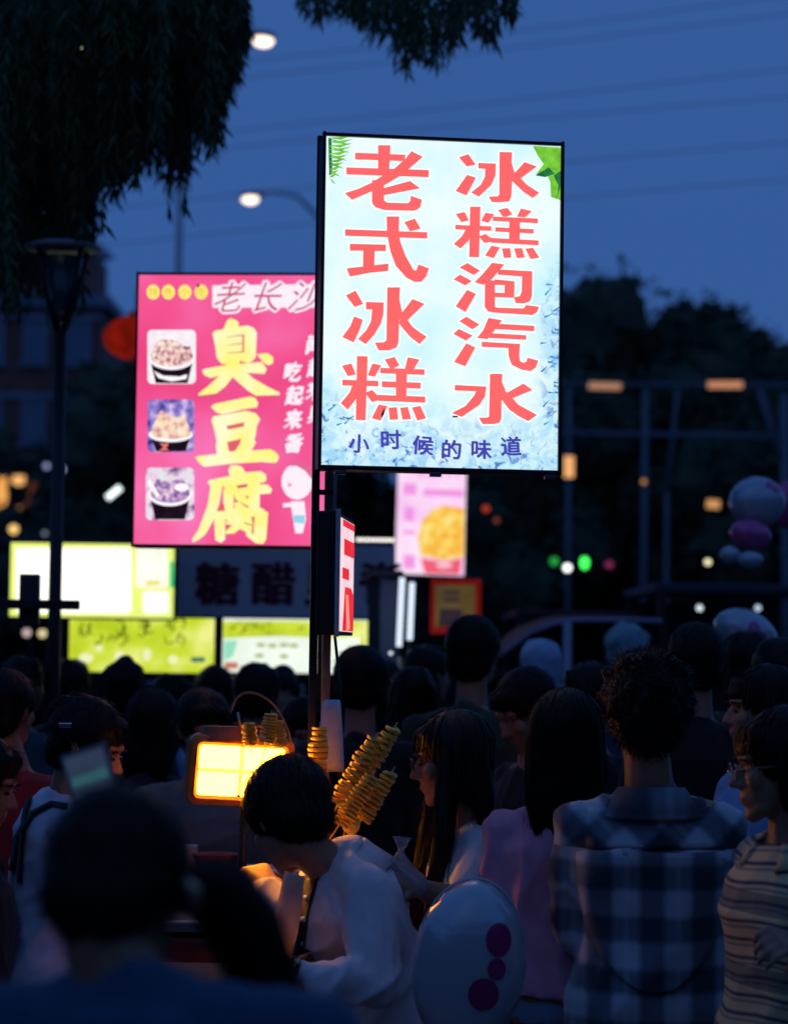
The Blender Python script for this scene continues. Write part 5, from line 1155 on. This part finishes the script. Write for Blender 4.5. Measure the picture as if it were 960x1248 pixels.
def block(lb, x, y, w, d, h, m, rz=0, n=4):
    e_ = empty('building', (x, y, 0), rz, lb, 'building'); MB().box((0,0,h/2), (w,d,h)).build('wall', m, e_); MB().box((0,0,h+.15), (w+.5,d+.5,.3), bev=.03).build('cornice', conc, e_)
    for i in range(2):
        for j in range(n):
            xx = -w/2+w/n*(j+.5); fr = MB().box((xx,d/2+.03,1.9+i*3.2), (w/n*.55,.08,1.5)).build('window', conc, e_); MB().box((xx,d/2+.08,1.9+i*3.2), (w/n*.48,.03,1.36)).build('pane', gls, fr)
block('unseen shop row added behind the camera to block low sky light', 0, -14, 34, 6, 7.5, brick, 0, 9)  # out-of-view rows on three sides, added to cut low sky light
block('unseen shop row added on the left to block low sky light', -17, 0, 26, 6, 7, brick, -math.pi/2, 7)
block('unseen shop row added on the right to block low sky light', 16, 0, 26, 6, 7, brick, math.pi/2, 7)
# ------------------------------------------------------------------ trees
bark = mat('bark', (.035,.028,.022), .9, var=.3, scale=8, bump=.8, bscale=20); leafm = mat('dark_foliage', (.04,.055,.03), .8, var=.5, scale=1.2); willm = mat('willow_leaf', (.055,.085,.030), .7, var=.4, scale=2)
def tree(lb, x, D, ytop, rad, seed, n=5200, zlow=1.6):
    rng = np.random.RandomState(seed); b = at(x,790,D); top = at(x,ytop,D).z; e_ = empty('tree', (b.x,b.y,0), 0, lb, 'tree', 'dark trees around the square')
    MB().tube([(0,0,0),(.1,0,top*.3),(-.05,.1,top*.6)], [.22,.16,.08], 8).build('trunk', bark, e_, True)
    for k in range(5):
        a = k*1.3; MB().tube([(0,0,top*(.25+.07*k)),(math.cos(a)*rad*.35,math.sin(a)*rad*.35,top*(.42+.07*k)),(math.cos(a)*rad*.65,math.sin(a)*rad*.65,top*(.55+.07*k))], [.08,.05,.02], 6).build('limb', bark, e_, True)
    cl = []; mid = (top+zlow)/2; hz = (top-zlow)/2
    for _ in range(26):
        d = rng.randn(3); d /= np.linalg.norm(d); d = np.sign(d)*np.abs(d)**.7; r = rng.rand()**.4*.80; cl.append((d*r*np.array([rad,rad,hz])+np.array([0,0,mid]), rng.uniform(.22,.40)*min(rad,hz)))
    mb = MB()
    for c, r in cl:   # inner mass of each clump, roughened
        i0 = len(mb.v); mb.ball(c, r*.72, 8, 6)
        for i in range(i0, len(mb.v)):
            v = Vector(mb.v[i]); mb.v[i] = tuple(v+(v-Vector(c))*rng.uniform(-.3,.3))
    vs = []; fs = []
    for _ in range(n):
        c, r = cl[rng.randint(len(cl))]; d = rng.randn(3); d /= np.linalg.norm(d); p = c+d*r*rng.uniform(.6,1.04); a = rng.randn(3); a /= np.linalg.norm(a); bb = np.cross(a, d); bb /= max(np.linalg.norm(bb),1e-3); s_ = rng.uniform(.06,.17)*D/45
        i0 = len(vs); vs += [p-a*s_, p+bb*s_*.5, p+a*s_, p-bb*s_*.5]; fs.append((i0,i0+1,i0+2,i0+3))
    mb.add(vs, fs); mb.build('crown', leafm, e_)
for args in (('broad dark tree behind the right side of the big white sign',706,46,336,4.6,1,9000),('dark tree filling the gap between the two highest crowns',754,47.5,347,3.8,21,7000),('tallest rounded dark tree behind the gantry',800,47,348,4.2,2,9000),('dark tree sloping down to the right behind the gantry',868,46,388,3.6,3,9000),('lower dark tree next to the pale building',905,44,455,2.6,4,7000),
  ('dark tree in the gap left of the pink sign',150,44,452,2.6,5,7000),('dark tree behind the pink sign',250,46,430,4.0,6,5000),('dark tree behind the sign poles',400,46,440,4.4,7,5000),('dark tree behind the small pink sign',540,45,430,4.4,8,7000),('dark tree between the sign and the green lights',625,44,470,3.4,9,7000),
  ('low dark tree behind the shop front',45,56,480,3.4,10,4000)): tree(*args)
hz_ = MB(); rng = np.random.RandomState(5); vs = []; fs = []
for i in range(26000):
    x = rng.uniform(-26,30); y = rng.uniform(49,53); z = rng.uniform(0,1)**.8*(4.6+1.2*math.sin(x*.7)+.8*math.sin(x*1.9)); s_ = rng.uniform(.15,.35); a = rng.randn(3); a /= np.linalg.norm(a); b = rng.randn(3); b -= a*(a@b); b /= np.linalg.norm(b); p = np.array([x,y,z]); i0 = len(vs)
    vs += [p-a*s_,p+b*s_*.6,p+a*s_,p-b*s_*.6]; fs.append((i0,i0+1,i0+2,i0+3))
hz_.add(vs, fs); o = hz_.build('shrubbery', leafm); tag(o, 'dense dark belt of shrubs behind the square', 'shrubs', kind='stuff')
# willow: trunk outside the left edge, hanging leafy twigs
wt = at(-260, 790, 11); W_ = empty('willow_tree', (wt.x, wt.y, 0), 0, 'weeping willow hanging dark narrow leaves over the upper left', 'tree')
wo = Vector((wt.x, wt.y, 0)); MB().tube([(0,0,0),(.1,-.1,1.6),(.0,.05,3.0),(.2,0,4.4)], [.30,.24,.19,.13], 14).build('trunk', bark, W_, True)
for (pts, r) in (([(-260,200),(-100,-40),(80,-90),(260,-110),(470,-100),(620,-60)], .07), ([(-260,260),(-120,60),(0,-30),(150,-60),(250,-70)], .08), ([(-255,330),(-150,160),(-40,60),(60,0)], .06)):
    MB().tube([at(x,y,10.6)-wo for x, y in pts], [r*(1-.15*i) for i in range(len(pts))], 8).build('limb', bark, W_, True)
rng = random.Random(12); vs = []; fs = []; tw = MB()
env = [(-80,420),(0,410),(20,400),(40,380),(60,370),(85,345),(105,330),(120,290),(140,255),(158,240),(175,215),(195,235),(212,255),(222,235),(235,185),(250,185),(265,160),(280,120),(290,70),(300,35),(306,0)]
env2 = [(372,18),(385,30),(400,12),(430,20),(445,40),(470,45),(482,78),(500,95),(520,70),(545,88),(558,60),(570,20),(590,50),(600,55),(615,30),(632,18)]
def lim(e, x):
    for (a, b), (c, d) in zip(e, e[1:]):
        if a <= x <= c: return b+(d-b)*(x-a)/(c-a)
    return 0
def twig(x, ys, ye, D):
    L_ = ye-ys; n = max(3, int(L_/6)); sx = x; dr = rng.uniform(-.08,.08); pts = []
    for k in range(n+1):
        pts.append(at(sx+dr*L_*k/n+math.sin(k*.5+x)*1.5, ys+L_*k/n, D)-wo)
    tw.tube(pts[::2] if len(pts) > 6 else pts, .0022, 3, cap=False)
    for k in range(n):
        for _ in range(2 if rng.random() < .5 else 1):
            p = pts[k].lerp(pts[k+1], rng.random()); a = rng.uniform(0,6.28); el = rng.uniform(-1.5,-.75); d = Vector((math.cos(a)*math.cos(el), math.sin(a)*math.cos(el), math.sin(el))); l = rng.uniform(.05,.10); w = rng.uniform(.012,.020)
            sd = d.cross(Vector((math.sin(a*3),math.cos(a*2),.3))).normalized()*w/2; i0 = len(vs); vs.extend([p, p+d*l*.4+sd, p+d*l, p+d*l*.4-sd]); fs.append((i0,i0+1,i0+2,i0+3))
for i in range(235):   # curtains of twigs: clumps with sky between them, ragged tips
    xc = rng.uniform(-80,300) if rng.random() < .6 else rng.uniform(100,300); E = lim(env, xc); tip = E*(rng.uniform(.62,1.04) if rng.random() < .6 else rng.uniform(.2,.9))
    tip += 45*noise.noise(Vector((xc*.06, 1.7, 0))); cap_ = rng.uniform(.78,1.12); y0 = rng.uniform(-60, max(-50, tip*.5)) if tip > 60 else -70; Dc = rng.uniform(9.0,12.2)
    for k in range(rng.randint(2,7)):
        x = min(xc+rng.gauss(0,5), 293); E1 = lim(env, x) if x < 306 else 20
        ye = min(tip*rng.uniform(.82,1.03), E1*cap_+4)
        if ye-y0 < 15: continue
        twig(x, y0+rng.uniform(-20,10), ye, Dc+rng.uniform(-.1,.1))
for i in range(60):
    xc = rng.uniform(-60,112); tip = rng.uniform(250,400)*(1 if xc < 90 else .88)
    for k in range(rng.randint(2,5)): twig(xc+rng.gauss(0,4), rng.uniform(60,150), tip*rng.uniform(.85,1), rng.uniform(9.8,12))
for i in range(140):
    x = rng.uniform(-80,285); E = lim(env, x); twig(x, -70, min(E*.8, max(E*rng.uniform(.15,.7), 20)), rng.uniform(9.3,12.2))
for i in range(150):
    x = rng.uniform(372,632); E = lim(env2, x); 
    if E < 14: continue
    ye = E*rng.uniform(.45,1.0); twig(x, min(-20, ye-40), ye, rng.uniform(9.5,11.2))
mb = MB(); mb.add([tuple(v) for v in vs], fs); mb.add(tw.v, tw.f)
mb.build('crown', willm, W_)
# ------------------------------------------------------------------ overhead wires
wm3 = mat('cable_sheath', (.03,.03,.04), .6)
for i, (a, b, c_, lb) in enumerate((((-60,96),(400,64),(1040,-18),'highest overhead wire across the sky'),((-60,128),(450,78),(1040,6),'second overhead wire from the top'),((-60,196),(420,145),(1040,75),'overhead wire crossing just above the big white sign'),((-60,220),(420,166),(1040,112),'overhead wire meeting the top of the big white sign'),((-60,275),(600,206),(1040,168),'overhead wire behind the upper part of the big white sign'),((-60,320),(600,250),(1040,214),'lowest overhead wire across the sky'))):
    A_, B_, C_ = at(*a,55), at(*b,55), at(*c_,55); pts = [A_*(1-t)**2+ (B_*2-(A_+C_)*.5)*2*t*(1-t)+C_*t*t for t in [k/16 for k in range(17)]]
    o = MB().tube([p-A_ for p in pts], .009, 6).build('overhead_wire', wm3, None, True, A_); tag(o, lb, 'wire', 'overhead wires crossing the sky')
print('done', len(bpy.data.objects), sum(len(o.data.polygons) for o in bpy.data.objects if o.type == 'MESH'))
